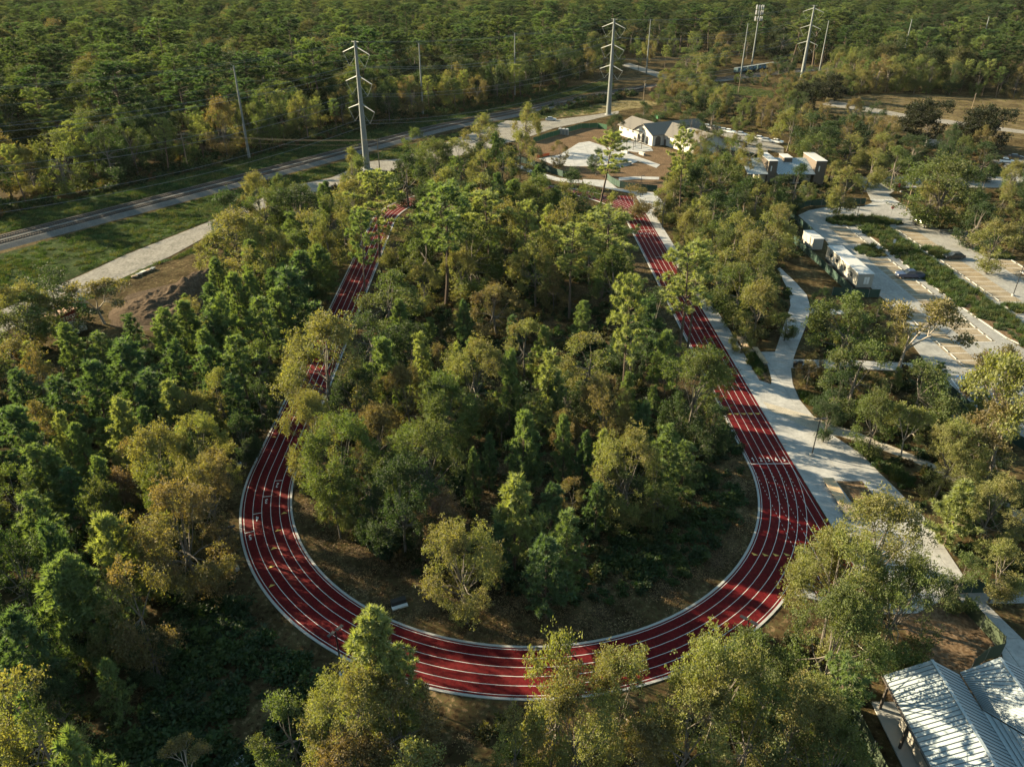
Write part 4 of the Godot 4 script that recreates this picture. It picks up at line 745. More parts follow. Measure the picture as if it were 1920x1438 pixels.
func numeral(text: String, at: Vector2, facing: Vector2, tall: float, y: float, parent: Node) -> void:
	var t := TextMesh.new()
	var f := SystemFont.new()
	f.font_names = PackedStringArray(["Droid Sans"])
	f.font_weight = 700
	t.font = f
	t.text = text
	t.font_size = 64
	t.pixel_size = tall / 46.0
	t.depth = 0.004
	var o := part("numeral", t, M.paint_white, parent)
	var d := Vector3(facing.x, 0, facing.y)
	o.transform = Transform3D(Basis(d.cross(Vector3.UP) * 0.46, d, Vector3.UP), Vector3(at.x, y, at.y))

func running_track() -> void:
	var top := 0.06
	var line := top + 0.008
	var last := FIRST + 5 * LANE
	var t := part("running_track", Shape.new().ribbon(oval(FIRST - 0.2), oval(last + 0.25), 0.0, top, true), M.track_red, self)
	t.set_meta("kind", "structure")
	var inside := oval(last + 0.25)
	for e in [[-24.5, -0.001], [STRAIGHT, STRAIGHT + 23.5]]:
		var run := PackedVector2Array([on_track(FIRST - 0.2, e[0]), on_track(last + 0.45, e[0]), on_track(last + 0.45, e[1]), on_track(FIRST - 0.2, e[1])])
		for piece in Geometry2D.clip_polygons(run, inside):
			if piece.size() > 2:
				part("sprint_run", Shape.new().prism(piece, 0.0, top - 0.002), M.track_red, t)
	part("sprint_run", Shape.new().prism(PackedVector2Array([on_track(last + 0.252, 0), on_track(last + 0.45, 0), on_track(last + 0.45, STRAIGHT), on_track(last + 0.252, STRAIGHT)]), 0.0, top - 0.002), M.track_red, t)
	for i in 6:
		var r := FIRST + i * LANE
		part("lane_line", Shape.new().ribbon(oval(r - 0.03), oval(r + 0.03), line, line, true), M.paint_white, t)
		# straight lanes run on across the bends: broken inside the bend, solid outside
		for e in [[-24.3, -0.5, 0.0], [STRAIGHT + 0.5, STRAIGHT + 23.3, STRAIGHT]]:
			var dash := Shape.new()
			var u: float = e[0]
			while u < e[1]:
				var far := Vector2(r, u - e[2]).length()
				var v: float = minf(u + (0.3 if far < last else 0.9), e[1])
				if far > last or true:
					var a := on_track(r, u)
					var b := on_track(r, v)
					var n := across * 0.026
					dash.quad(Vector3((a - n).x, line + 0.004, (a - n).y), Vector3((a + n).x, line + 0.004, (a + n).y), Vector3((b + n).x, line + 0.004, (b + n).y), Vector3((b - n).x, line + 0.004, (b - n).y))
				u += 0.75 if far < last else 0.9
			part("straight_line", dash, M.paint_white, t)
	# finish line with lane numbers
	part("finish_line", stripe(on_track(FIRST, 0.0), on_track(last, 0.0), 0.12, line + 0.008), M.paint_white, t)
	part("start_line", stripe(on_track(FIRST, 102.0), on_track(last, 102.0), 0.12, line + 0.008), M.paint_white, t)
	part("start_line", stripe(on_track(FIRST + 2 * LANE, 82.0), on_track(last, 82.0), 0.1, line + 0.008), M.paint_white, t)
	for i in 5:
		var mid := FIRST + (i + 0.5) * LANE
		numeral(str(i + 1), on_track(mid, 1.0), ahead, 0.95, line + 0.01, t)
		numeral(str(i + 1), on_track(mid, 99.4), ahead, 0.95, line + 0.01, t)
		# staggered starts on the bend
		var s := spot("starts", i)
		var k := bend_at(Vector2(s.x, s.z))
		var rr := FIRST + i * LANE
		part("start_line", stripe(k[0] + k[1] * rr, k[0] + k[1] * (rr + LANE), 0.1, line + 0.008), M.paint_white, t)
		numeral(str(i + 1), k[0] + k[1] * (rr + LANE * 0.5) + k[2] * 1.0, k[2], 0.95, line + 0.01, t)
		# yellow marks before the finish
		var c := on_track(mid, 13.0)
		var y := Shape.new()
		var p := [c - across * 0.48 + ahead * 0.12, c + across * 0.48 + ahead * 0.12, c + across * 0.1 - ahead * 0.35]
		y.tri(Vector3(p[0].x, line + 0.008, p[0].y), Vector3(p[1].x, line + 0.008, p[1].y), Vector3(p[2].x, line + 0.008, p[2].y))
		part("exchange_mark", y, M.paint_yellow, t)
	for i in spots("marks"):
		var s := spot("marks", i)
		var k := bend_at(Vector2(s.x, s.z))
		var r: float = (Vector2(s.x, s.z) - k[0]).length()
		var lane := clampi(int(round((r - FIRST) / LANE - 0.5)), 0, 4)
		var c: Vector2 = k[0] + k[1] * (FIRST + (lane + 0.5) * LANE)
		var y := Shape.new()
		var p := [c - k[1] * 0.4, c + k[1] * 0.4, c - k[2] * 0.36]
		y.tri(Vector3(p[0].x, line + 0.008, p[0].y), Vector3(p[1].x, line + 0.008, p[1].y), Vector3(p[2].x, line + 0.008, p[2].y))
		part("exchange_mark", y, M.paint_yellow, t)
	# kerbs
	var kin := struct("inner_kerb", Shape.new().ribbon(oval(FIRST - 0.47), oval(FIRST - 0.2), 0.0, 0.11, true), M.kerb)
	kin.set_meta("kind", "structure")
	var ring_in := PackedVector2Array()
	var ring_out := PackedVector2Array()
	for i in 129:
		# outer kerb from the end of the sprint run round the near bend, up the far straight and round the far bend
		var u := i / 128.0
		var w := PI * 0.235
		var total := PI * 2 - w * 2
		var th := w + total * u
		ring_in.push_back(oval_point(last + 0.27, th)); ring_out.push_back(oval_point(last + 0.54, th))
	struct("outer_kerb", Shape.new().ribbon(ring_in, ring_out, 0.0, 0.1, false), M.kerb)

func oval_point(r: float, th: float) -> Vector2:
	if th <= PI:
		return on_track(r * cos(th), -r * sin(th))
	return on_track(r * cos(th), STRAIGHT - r * sin(th))

func paving() -> void:
	sheet("plaza", "plaza", M.concrete, 0.05, 5.5)
	sheet("path", "gravel_path", M.gravel_tan, 0.04)
	sheet("path", "cross_walk_path", M.concrete, 0.038)
	sheet("path", "side_path", M.concrete, 0.036)
	var band := PackedVector2Array([Vector2(39.3, -100.2), Vector2(39.45, -97.6), Vector2(45.5, -90.6), Vector2(46.3, -95.3)])
	struct("path", Shape.new().prism(band, 0.0, 0.066), M.gravel_tan)
	sheet("road", "service_road", M.road_concrete, 0.05)
	sheet("terrace", "pad_one", M.concrete, 0.05, 6.0)
	sheet("terrace", "terrace", M.concrete, 0.07, 5.0)
	sheet("path", "diagonal_path", M.concrete, 0.06)
	sheet("path", "loop_path", M.concrete, 0.05)
	sheet("path", "upper_loop_path", M.concrete, 0.05)
	sheet("road", "entry_road", M.lot_concrete, 0.05, 6.0)
	sheet("parking_lot", "lot_one", M.lot_concrete, 0.046, 6.0)
	sheet("parking_lot", "lot_two", M.lot_concrete, 0.046, 6.0)
	sheet("parking_lot", "far_lot", M.road_concrete, 0.04)
	sheet("parking_lot", "clubhouse_lot", M.road_concrete, 0.04)
	sheet("parking_lot", "clubhouse_lower_lot", M.road_concrete, 0.036)
	sheet("pavement", "sidewalk", M.concrete, 0.05, 3.4)
	for k in ["median_bed", "head_island", "bay_island", "tree_island", "end_island", "side_island"]:
		var poly := outline(k)
		struct("kerb", Shape.new().prism(poly, 0.0, 0.16), M.kerb)
		for inner in Geometry2D.offset_polygon(poly, -0.25):
			struct("planting_bed", Shape.new().prism(inner, 0.1, 0.2), M.bare_soil)

# ---------------------------------------------------------------- trees
func bent_trunk(s: Shape, l: Leaves, h: float, r0: float, r1: float, bend: float, sides := 7) -> Array:
	var pts := []
	var dx := l.r.randf_range(-bend, bend)
	var dz := l.r.randf_range(-bend, bend)
	for i in 6:
		var t := i / 5.0
		pts.append(Vector3(dx * sin(t * 2.2) + l.r.randf_range(-0.08, 0.08) * bend, h * t, dz * sin(t * 1.7)))
	pts[0] = Vector3.ZERO
	for i in 5:
		s.tube(pts[i] - (Vector3(0, 0.3, 0) if i == 0 else Vector3.ZERO), pts[i + 1], lerpf(r0, r1, i / 5.0), lerpf(r0, r1, (i + 1) / 5.0), sides, i == 4)
	return pts

func along_trunk(pts: Array, t: float) -> Vector3:
	var u := clampf(t, 0, 0.999) * 5.0
	return pts[int(u)].lerp(pts[int(u) + 1], u - int(u))

func tall_pine(seed_: int) -> Dictionary:
	var s := Shape.new()
	var l := Leaves.new()
	l.r.seed = seed_
	var h := 22.0
	var w := 8.0
	var pts := bent_trunk(s, l, h * 0.97, 0.27, 0.05, 0.9)
	var low := l.r.randf_range(0.46, 0.58)
	var n := 44
	for i in n:
		var t := pow((i + l.r.randf()) / n, 0.9)
		if l.r.randf() < 0.12: continue
		var p := along_trunk(pts, lerpf(low, 1.0, t))
		var az := i * 2.4 + l.r.randf_range(-0.6, 0.6)
		var wide := lerpf(0.55, 1.0, t / 0.4) if t < 0.4 else sqrt(maxf(0.0, 1.0 - pow((t - 0.4) / 0.62, 2.0)))
		var reach := w * 0.5 * wide * l.r.randf_range(0.55, 1.12) + 0.35
		var d := Vector3(cos(az), l.r.randf_range(0.0, 0.45) + t * 0.4, sin(az)).normalized()
		var e := p + d * reach
		s.tube(p, e, 0.07, 0.02, 3, false)
		var tufts := 4 + int(reach * 1.6)
		for k in tufts:
			var u := lerpf(0.42, 1.03, (k + l.r.randf()) / tufts)
			var q := p.lerp(e, u) + l.ball() * 0.5 * Vector3(1, 0.5, 1) + Vector3(0, 0.12, 0)
			l.tuft(q, d, l.r.randf_range(0.6, 0.9), 32, l.r.randf_range(0.78, 1.0))
	return {"trunk": s.mesh(), "crown": l.mesh(), "h": h, "w": w, "bark": "bark_pine"}

func young_pine(seed_: int, h := 12.0, w := 5.8, n := 66, girth := 0.15) -> Dictionary:
	var s := Shape.new()
	var l := Leaves.new()
	l.r.seed = seed_
	var pts := bent_trunk(s, l, h * 0.97, girth, 0.03, 0.3, 6)
	var fat := l.r.randf_range(0.42, 0.7)
	for i in n:
		var t := lerpf(0.08, 0.98, pow((i + l.r.randf()) / n, 0.92))
		var p := along_trunk(pts, t)
		var az := i * 2.4 + l.r.randf_range(-0.5, 0.5)
		var wide := pow(1.0 - t, fat) * minf(1.0, 0.45 + t * 3.0)
		var reach := w * 0.5 * wide * l.r.randf_range(0.62, 1.22) + 0.15
		var d := Vector3(cos(az), l.r.randf_range(0.15, 0.6) + t * 0.5, sin(az)).normalized()
		var e := p + d * reach
		s.tube(p, e, 0.04, 0.012, 3, false)
		var tufts := 2 + int(reach * 2.0)
		for k in tufts:
			var u := lerpf(0.4, 1.03, (k + l.r.randf()) / tufts)
			l.tuft(p.lerp(e, u) + l.ball() * 0.3, d, l.r.randf_range(0.5, 0.8), 34, l.r.randf_range(0.7, 1.0))
	for k in 5: l.tuft(pts[5] + Vector3(0, 0.05 - 0.3 * k, 0) + l.ball() * 0.12, Vector3.UP, 0.6, 18, 1.0)
	return {"trunk": s.mesh(), "crown": l.mesh(), "h": h, "w": w, "bark": "bark_pine"}

func broadleaf(seed_: int, h: float, w: float, lobes: int, sprays: int, leaves: int, leaf_size: float, flat := 0.34) -> Dictionary:
	var s := Shape.new()
	var l := Leaves.new()
	l.r.seed = seed_
	var pts := bent_trunk(s, l, h * 0.62, 0.24, 0.08, 0.5)
	var mid := Vector3(0, h * (1.0 - flat * 1.16), 0)
	for i in lobes:
		var d := l.ball()
		if i == 0: d = Vector3(0.15, 1, 0.1).normalized()
		d.y = d.y * 0.92 + 0.05
		var rl := w * 0.5 * l.r.randf_range(0.26, 0.5)
		var lc := mid + Vector3(d.x * (w * 0.5 - rl * 0.62), d.y * (h * flat * 1.2 - rl * 0.5), d.z * (w * 0.5 - rl * 0.62))
		var root := along_trunk(pts, l.r.randf_range(0.45, 0.95))
		var knee := root.lerp(lc, 0.5) + l.ball() * 0.4
		s.tube(root, knee, 0.1, 0.06, 4, false)
		s.tube(knee, lc, 0.06, 0.025, 4, false)
		var hue := l.r.randf_range(0.8, 1.0)
		for k in sprays:
			var b := l.ball()
			if b.dot(d) < -0.35: b = -b
			var p := lc + b * rl * l.r.randf_range(0.45, 1.12) * Vector3(1, 0.85, 1)
			if k % 3 == 0: s.tube(lc, p, 0.03, 0.008, 3, false)
			var tone := l.r.randf_range(0.68, 1.0)
			l.bough(p, (p - mid).normalized(), l.r.randf_range(0.55, 1.25), 7, leaves / 7, leaf_size, Color(tone * l.r.randf_range(0.9, 1.0), tone * hue * 1.0, tone * 0.85))
	return {"trunk": s.mesh(), "crown": l.mesh(), "h": h, "w": w, "bark": "bark_grey"}

func grow(s: Shape, l: Leaves, p: Vector3, d: Vector3, reach: float, r: float, level: int) -> void:
	var e := p + d * reach
	s.tube(p, e, r, r * 0.62, 5, false)
	if level == 0:
		l.spray(e, d, 0.75, 34, 0.3, Color(0.95, 0.95, 0.9) * l.r.randf_range(0.75, 1.0))
		return
	if level == 1:
		l.spray(e, d, 0.7, 22, 0.3, Color(0.95, 0.95, 0.9) * l.r.randf_range(0.75, 1.0))
	for k in (3 if level > 1 else 4):
		var n := (d * 1.1 + l.ball() * 0.85 + Vector3(0, 0.25, 0)).normalized()
		grow(s, l, e, n, reach * l.r.randf_range(0.62, 0.82), r * 0.6, level - 1)

func sparse_tree(seed_: int) -> Dictionary:
	var s := Shape.new()
	var l := Leaves.new()
	l.r.seed = seed_
	grow(s, l, Vector3(0, -0.2, 0), Vector3(l.r.randf_range(-0.15, 0.15), 1, l.r.randf_range(-0.1, 0.1)).normalized(), 3.6, 0.22, 4)
	return {"trunk": s.mesh(), "crown": l.mesh(), "h": 11.0, "w": 9.5, "bark": "bark_pale"}

func tree_models() -> void:
	var tp := []
	for i in 4: tp.append(tall_pine(100 + i))
	var yp := []
	for i in 7: yp.append(young_pine(200 + i, [12.0, 12.0, 11.0, 13.0, 10.0, 12.0, 9.0][i], [5.8, 5.0, 6.4, 5.6, 6.0, 6.8, 5.4][i], [66, 50, 70, 58, 54, 76, 46][i]))
	var bl := []
	for i in 6: bl.append(broadleaf(300 + i, 12.0, 8.4, 14 + i % 3, 13, 63, 0.25, [0.40, 0.44, 0.37, 0.45, 0.42, 0.39][i]))
	var sp := []
	for i in 3: sp.append(sparse_tree(400 + i))
	var lo := []
	for i in 2: lo.append(broadleaf(500 + i, 12.0, 13.0, 18, 18, 60, 0.40, 0.40))
	var bp := []
	for i in 2: bp.append(young_pine(600 + i, 17.0, 9.0, 150, 0.30))
	var fine := []
	for i in 4: fine.append(broadleaf(640 + i, 13.0, 10.0, 17 + i % 3, 16, 98, 0.2, [0.42, 0.45, 0.40, 0.43][i]))
	tree_kinds = [tp, yp, bl, sp, lo, bp, fine]

const TREE_NAMES := ["pine_tree", "young_pine_tree", "broadleaf_tree", "sparse_tree", "oak_tree", "young_pine_tree", "broadleaf_tree"]
const LEAF_NAMES := ["broadleaf_tree", "golden_tree", "brownish_broadleaf_tree", "dark_broadleaf_tree", "rusty_tree"]  # all the same broadleaf trees, told apart by leaf tone alone
const TONES := [["pine_0", "pine_1", "pine_2"], ["pine_0", "pine_1", "pine_2"], ["leaf_0", "leaf_1", "leaf_2", "leaf_3", "leaf_4"], ["leaf_0", "leaf_1", "leaf_2"], ["oak_0"], ["pine_0", "pine_1", "pine_2"], ["leaf_0", "leaf_1", "leaf_2", "leaf_3", "leaf_4"]]
const TONE_WORDS := [["pale yellow-green", "fresh green", "bluish green"], ["pale yellow-green", "fresh green", "bluish green"], ["olive green", "golden olive", "brownish", "dark green", "rusty brown"], ["olive", "golden olive", "brownish olive"], ["near-black green"], ["pale yellow-green", "fresh green", "bluish green"], ["olive green", "golden olive", "brownish", "dark green", "rusty brown"]]
const KIND_WORDS := ["bare-trunked pine", "cone-shaped young pine", "leafy tree", "thin-leaved tree", "wide live oak", "bushy broad pine", "leafy tree"]
const REGIONS := ["trees inside the running track loop", "trees between the dirt mound and the track", "trees between the service road and the far bend", "trees outside the bend near the pavilion", "trees between the sprint straight and the parking lots", "trees round the clubhouse and its car parks", "trees on the forest edge behind the railway"]
const LANDMARKS := [
	"at the heart of the loop's woods",
	"near the black equipment box on the infield",
	"on the infield side of the finish numerals",
	"on the infield side of the lane-number starts",
	"above the infield thicket by the bend",
	"midway along the infield by the sprint straight",
	"midway along the infield by the back straight",
	"at the far end of the infield",
	"by the back straight's far bend",
	"by the sprint start inside the loop",
	"in the clearing amid the loop's woods",
	"south of the infield's heart",
	"beside the red storage container",
	"at the foot of the dirt mound",
	"between the mound and the back straight",
	"outside the lane-number bend",
	"in the woods west of the lane-number bend",
	"deep in the woods past the red container",
	"below the lamp by the yellow triangles",
	"in the dense young pines",
	"in the dark hollow below the track",
	"in the woods facing the near bend",
	"between the service road and the mound",
	"outside the far bend of the track",
	"under the first transmission tower",
	"between the service road and the clubhouse yard",
	"on the near bend's outer edge",
	"in front of the bend's middle",
	"between the bend and the pavilion",
	"over the end of the sprint run",
	"beside the metal-roofed pavilion",
	"over the plaza's lower end",
	"behind the sprint start fence",
	"beside the concrete strip",
	"between the strip and the winding path",
	"across the winding path from the planter",
	"beside the tan gravel path",
	"by the tan electrical cabinet",
	"beside the accessible bays",
	"in the brush beyond the plaza",
	"in front of the fin-walled hall",
	"beside the parking lot turn",
	"on the kerbed head island",
	"next to the site office trailer",
	"at the lower end of the first lot",
	"beside the clubhouse",
	"along the clubhouse car row",
	"behind the fin-walled hall",
	"by the white box truck",
	"next to the entry road",
	"behind the outer parking bays",
	"on the brown field",
	"near the antenna mast",
	"by the railway bridge",
	"behind the railway opposite the red container",
	"behind the railway past the first steel pole",
	"behind the railway past the second steel pole",
	"behind the railway near the bridge",
	"behind the brown field",
	"below the far transmission tower",
	"behind the green dumpster",
	"on the grassy bank beneath the wagons",
	"in the thicket edging the brown field",
	"by the far steel pole"
]

const BESIDE := ["", " beside a pale pine", " beside a green pine", " beside a bluish pine", " by an olive-green crown", " by a golden crown", " by a brownish crown", " by a dark crown", " by a rusty crown"]

func trees() -> void:
	var proto := {}
	var pick := RandomNumberGenerator.new()
	pick.seed = 99
	for t in TREES:
		var kind: int = t[0]
		var v := pick.randi() % int(tree_kinds[kind].size())
		var tone: int = mini(t[1], TONES[kind].size() - 1)
		var key := "%d %d %d" % [kind, v, tone]
		var model: Dictionary = tree_kinds[kind][v]
		var called: String = LEAF_NAMES[tone] if kind in [2, 6] else TREE_NAMES[kind]
		var o: Node3D
		if proto.has(key):
			o = proto[key].duplicate()
			o.name = numbered(called)
			add_child(o)
		else:
			o = thing(called, "", "tree")
			part("trunk", model.trunk, M[model.bark], o)
			part("crown", model.crown, M[TONES[kind][tone]], o)
			proto[key] = o
		var sx: float = clampf(t[5], 2.0, t[4] * 1.3) / float(model.w) * (1.15 if kind == 1 else 1.0)
		var sy: float = t[4] / float(model.h)
		o.position = Vector3(t[2], 0, t[3])
		o.rotation = Vector3(pick.randf_range(-0.06, 0.06), pick.randf() * TAU, pick.randf_range(-0.06, 0.06))
		o.scale = Vector3(sx, sy, sx)
		var size: String = "short " if t[4] < 9.0 else ("" if t[4] < 13.5 else "tall ")
		tag(o, "%s%s %s %s" % [size, TONE_WORDS[kind][tone], KIND_WORDS[kind], LANDMARKS[t[7]] + BESIDE[t[8]]], "tree", REGIONS[t[6]])

func scatter(called: String, label: String, category: String, sets: Array, material: Material, bark := "") -> Node3D:
	var root := Node3D.new()
	root.name = called
	add_child(root)
	tag(root, label, category)
	root.set_meta("kind", "stuff")
	for e in sets:
		var at: Array = e.at
		if at.is_empty(): continue
		var mm := MultiMesh.new()
		mm.transform_format = MultiMesh.TRANSFORM_3D
		mm.use_colors = true
		mm.mesh = e.mesh
		mm.instance_count = at.size()
		for i in at.size():
			mm.set_instance_transform(i, at[i][0])
			mm.set_instance_color(i, at[i][1])
		var o := MultiMeshInstance3D.new()
		o.name = e.name
		o.multimesh = mm
		o.material_override = material if not e.has("bark") else M[e.bark]
		o.set_meta("kind", "stuff")
		root.add_child(o, true)
	return root

func far_woods() -> void:
	var area := outline("forest")
	var patch := FastNoiseLite.new()
	patch.seed = 5
	patch.frequency = 0.012
	var models: Array = tree_kinds[0] + tree_kinds[2]
	var pine_count: int = tree_kinds[0].size()
	var sets := []
	for m in models:
		sets.append({"name": "crowns", "mesh": m.crown, "at": []})
	for m in models:
		sets.append({"name": "trunks", "mesh": m.trunk, "at": [], "bark": m.bark})
	var lanes := []
	for k in ["clearing_road", "clearing", "north_road"]:
		for p in Geometry2D.offset_polygon(outline(k), 7.0): lanes.append(p)
	var leaf_tones := [Color(0.088, 0.132, 0.046), Color(0.040, 0.076, 0.030), Color(0.155, 0.178, 0.07), Color(0.130, 0.118, 0.058), Color(0.062, 0.108, 0.04)]
	var pine_tones := [Color(0.082, 0.136, 0.054), Color(0.125, 0.170, 0.070), Color(0.052, 0.100, 0.046)]
	var z := -250.0
	while z > -1640.0:
		var step := 10.4 if z > -650 else (11.6 if z > -1000 else 13.0)
		var half := -z * 0.74 + 60.0
		var x := -half
		while x < half:
			var p := Vector2(x + rng.randf_range(-0.46, 0.46) * step, z + rng.randf_range(-0.46, 0.46) * step)
			x += step
			if not Geometry2D.is_point_in_polygon(p, area): continue
			var shut := false
			for c in lanes:
				if Geometry2D.is_point_in_polygon(p, c): shut = true
			if shut: continue
			var n := patch.get_noise_2d(p.x, p.y)
			if patch.get_noise_2d(p.x * 2.0 + 900.0, p.y * 2.0) < -0.4 or rng.randf() < 0.1: continue
			var grown := 1.0 + 0.45 * patch.get_noise_2d(p.x * 3.0 - 400.0, p.y * 3.0 + 70.0)
			var pine := rng.randf() < 0.42 + n * 0.8
			var v := rng.randi() % pine_count if pine else pine_count + rng.randi() % (models.size() - pine_count)
			var m: Dictionary = models[v]
			var h := (rng.randf_range(14, 28) if pine else rng.randf_range(8, 20)) * grown
			var w := h * (rng.randf_range(0.46, 0.70) if pine else rng.randf_range(0.65, 1.05))
			var xf := Transform3D(Basis(Vector3.UP, rng.randf() * TAU).scaled(Vector3(w / m.w, h / m.h, w / m.w)), Vector3(p.x, 0, p.y))
			var c: Color = pine_tones[rng.randi() % 3] if pine else leaf_tones[clampi(int((n + 0.5) * 3.0 + rng.randf_range(-0.5, 2.4)), 0, 4)]
			sets[v].at.append([xf, c * rng.randf_range(0.6, 1.4)])
			if z > -800.0: sets[v + models.size()].at.append([xf, Color.WHITE])
		z -= step
	scatter("distant_forest", "mixed green and brown forest stretching to the skyline beyond the railway", "forest", sets, M.far_leaf)

func bush_mesh(seed_: int, n: int, leaves: int, leaf_size: float) -> ArrayMesh:
	var l := Leaves.new()
	l.r.seed = seed_
	for i in n:
		var d := l.ball()
		d.y = absf(d.y)
		var p := d * l.r.randf_range(0.2, 0.75) + Vector3(0, 0.15, 0)
		l.spray(p, d, l.r.randf_range(0.22, 0.42), leaves, leaf_size, Color(1, 1, 0.9) * l.r.randf_range(0.65, 1.0))
	return l.mesh()

func tuft_mesh(seed_: int, n: int, spread: float, tall: float, width: float) -> ArrayMesh:
	var l := Leaves.new()
	l.r.seed = seed_
	for i in n:
		var a := l.r.randf() * TAU
		var o := Vector3(cos(a), 0, sin(a)) * spread * sqrt(l.r.randf())
		var d := (Vector3(0, 1, 0) + l.ball() * 0.5).normalized()
		var k := l.r.randf_range(0.6, 1.0)
		l.blade(o, d, d.cross(l.ball()).normalized(), tall * l.r.randf_range(0.5, 1.1), width, Color(k, k, k * 0.9))
	return l.mesh()

func litter_mesh(seed_: int) -> ArrayMesh:
	var l := Leaves.new()
	l.r.seed = seed_
	for i in 46:
		var a := l.r.randf() * TAU
		var o := Vector3(cos(a), 0, sin(a)) * sqrt(l.r.randf()) * 0.9 + Vector3(0, l.r.randf_range(0.01, 0.05), 0)
		var d := (Vector3(cos(a * 7.0), 0, sin(a * 7.0)) + l.ball() * 0.25).normalized()
		var k := l.r.randf_range(0.5, 1.0)
		l.leaf(o, d, d.cross(Vector3.UP + l.ball() * 0.4).normalized(), l.r.randf_range(0.09, 0.2), l.r.randf_range(0.05, 0.11), Color(k, k, k))
	for i in 3:
		var d := l.ball() * Vector3(1, 0.05, 1)
		l.blade(l.ball() * Vector3(0.7, 0, 0.7) + Vector3(0, 0.03, 0), d.normalized(), d.cross(Vector3.UP).normalized(), l.r.randf_range(0.4, 0.9), 0.04, Color(0.7, 0.65, 0.6))
	return l.mesh()

func sow(at: Array, which: String, per_metre: float, lo: float, hi: float, tones: Array, skip: Array) -> void:
	var poly := outline(which)
	var box := Rect2(poly[0], Vector2.ZERO)
	for p in poly: box = box.expand(p)
	var clump := FastNoiseLite.new()
	clump.seed = which.hash() % 1000
	clump.frequency = 0.06
	for i in int(box.get_area() * per_metre):
		var p := box.position + Vector2(rng.randf(), rng.randf()) * box.size
		if not Geometry2D.is_point_in_polygon(p, poly): continue
		if clump.get_noise_2d(p.x, p.y) < rng.randf_range(-0.5, 0.25) - 0.12: continue
		var shut := false
		for c in skip:
			if Geometry2D.is_point_in_polygon(p, c):
				shut = true
				break
		if shut: continue
		var s := rng.randf_range(lo, hi)
		var c: Color = tones[rng.randi() % tones.size()] * rng.randf_range(0.75, 1.2)
		at[rng.randi() % at.size()].append([Transform3D(Basis(Vector3.UP, rng.randf() * TAU).scaled(Vector3(s, s * rng.randf_range(0.7, 1.15), s)), Vector3(p.x, 0.02, p.y)), c])

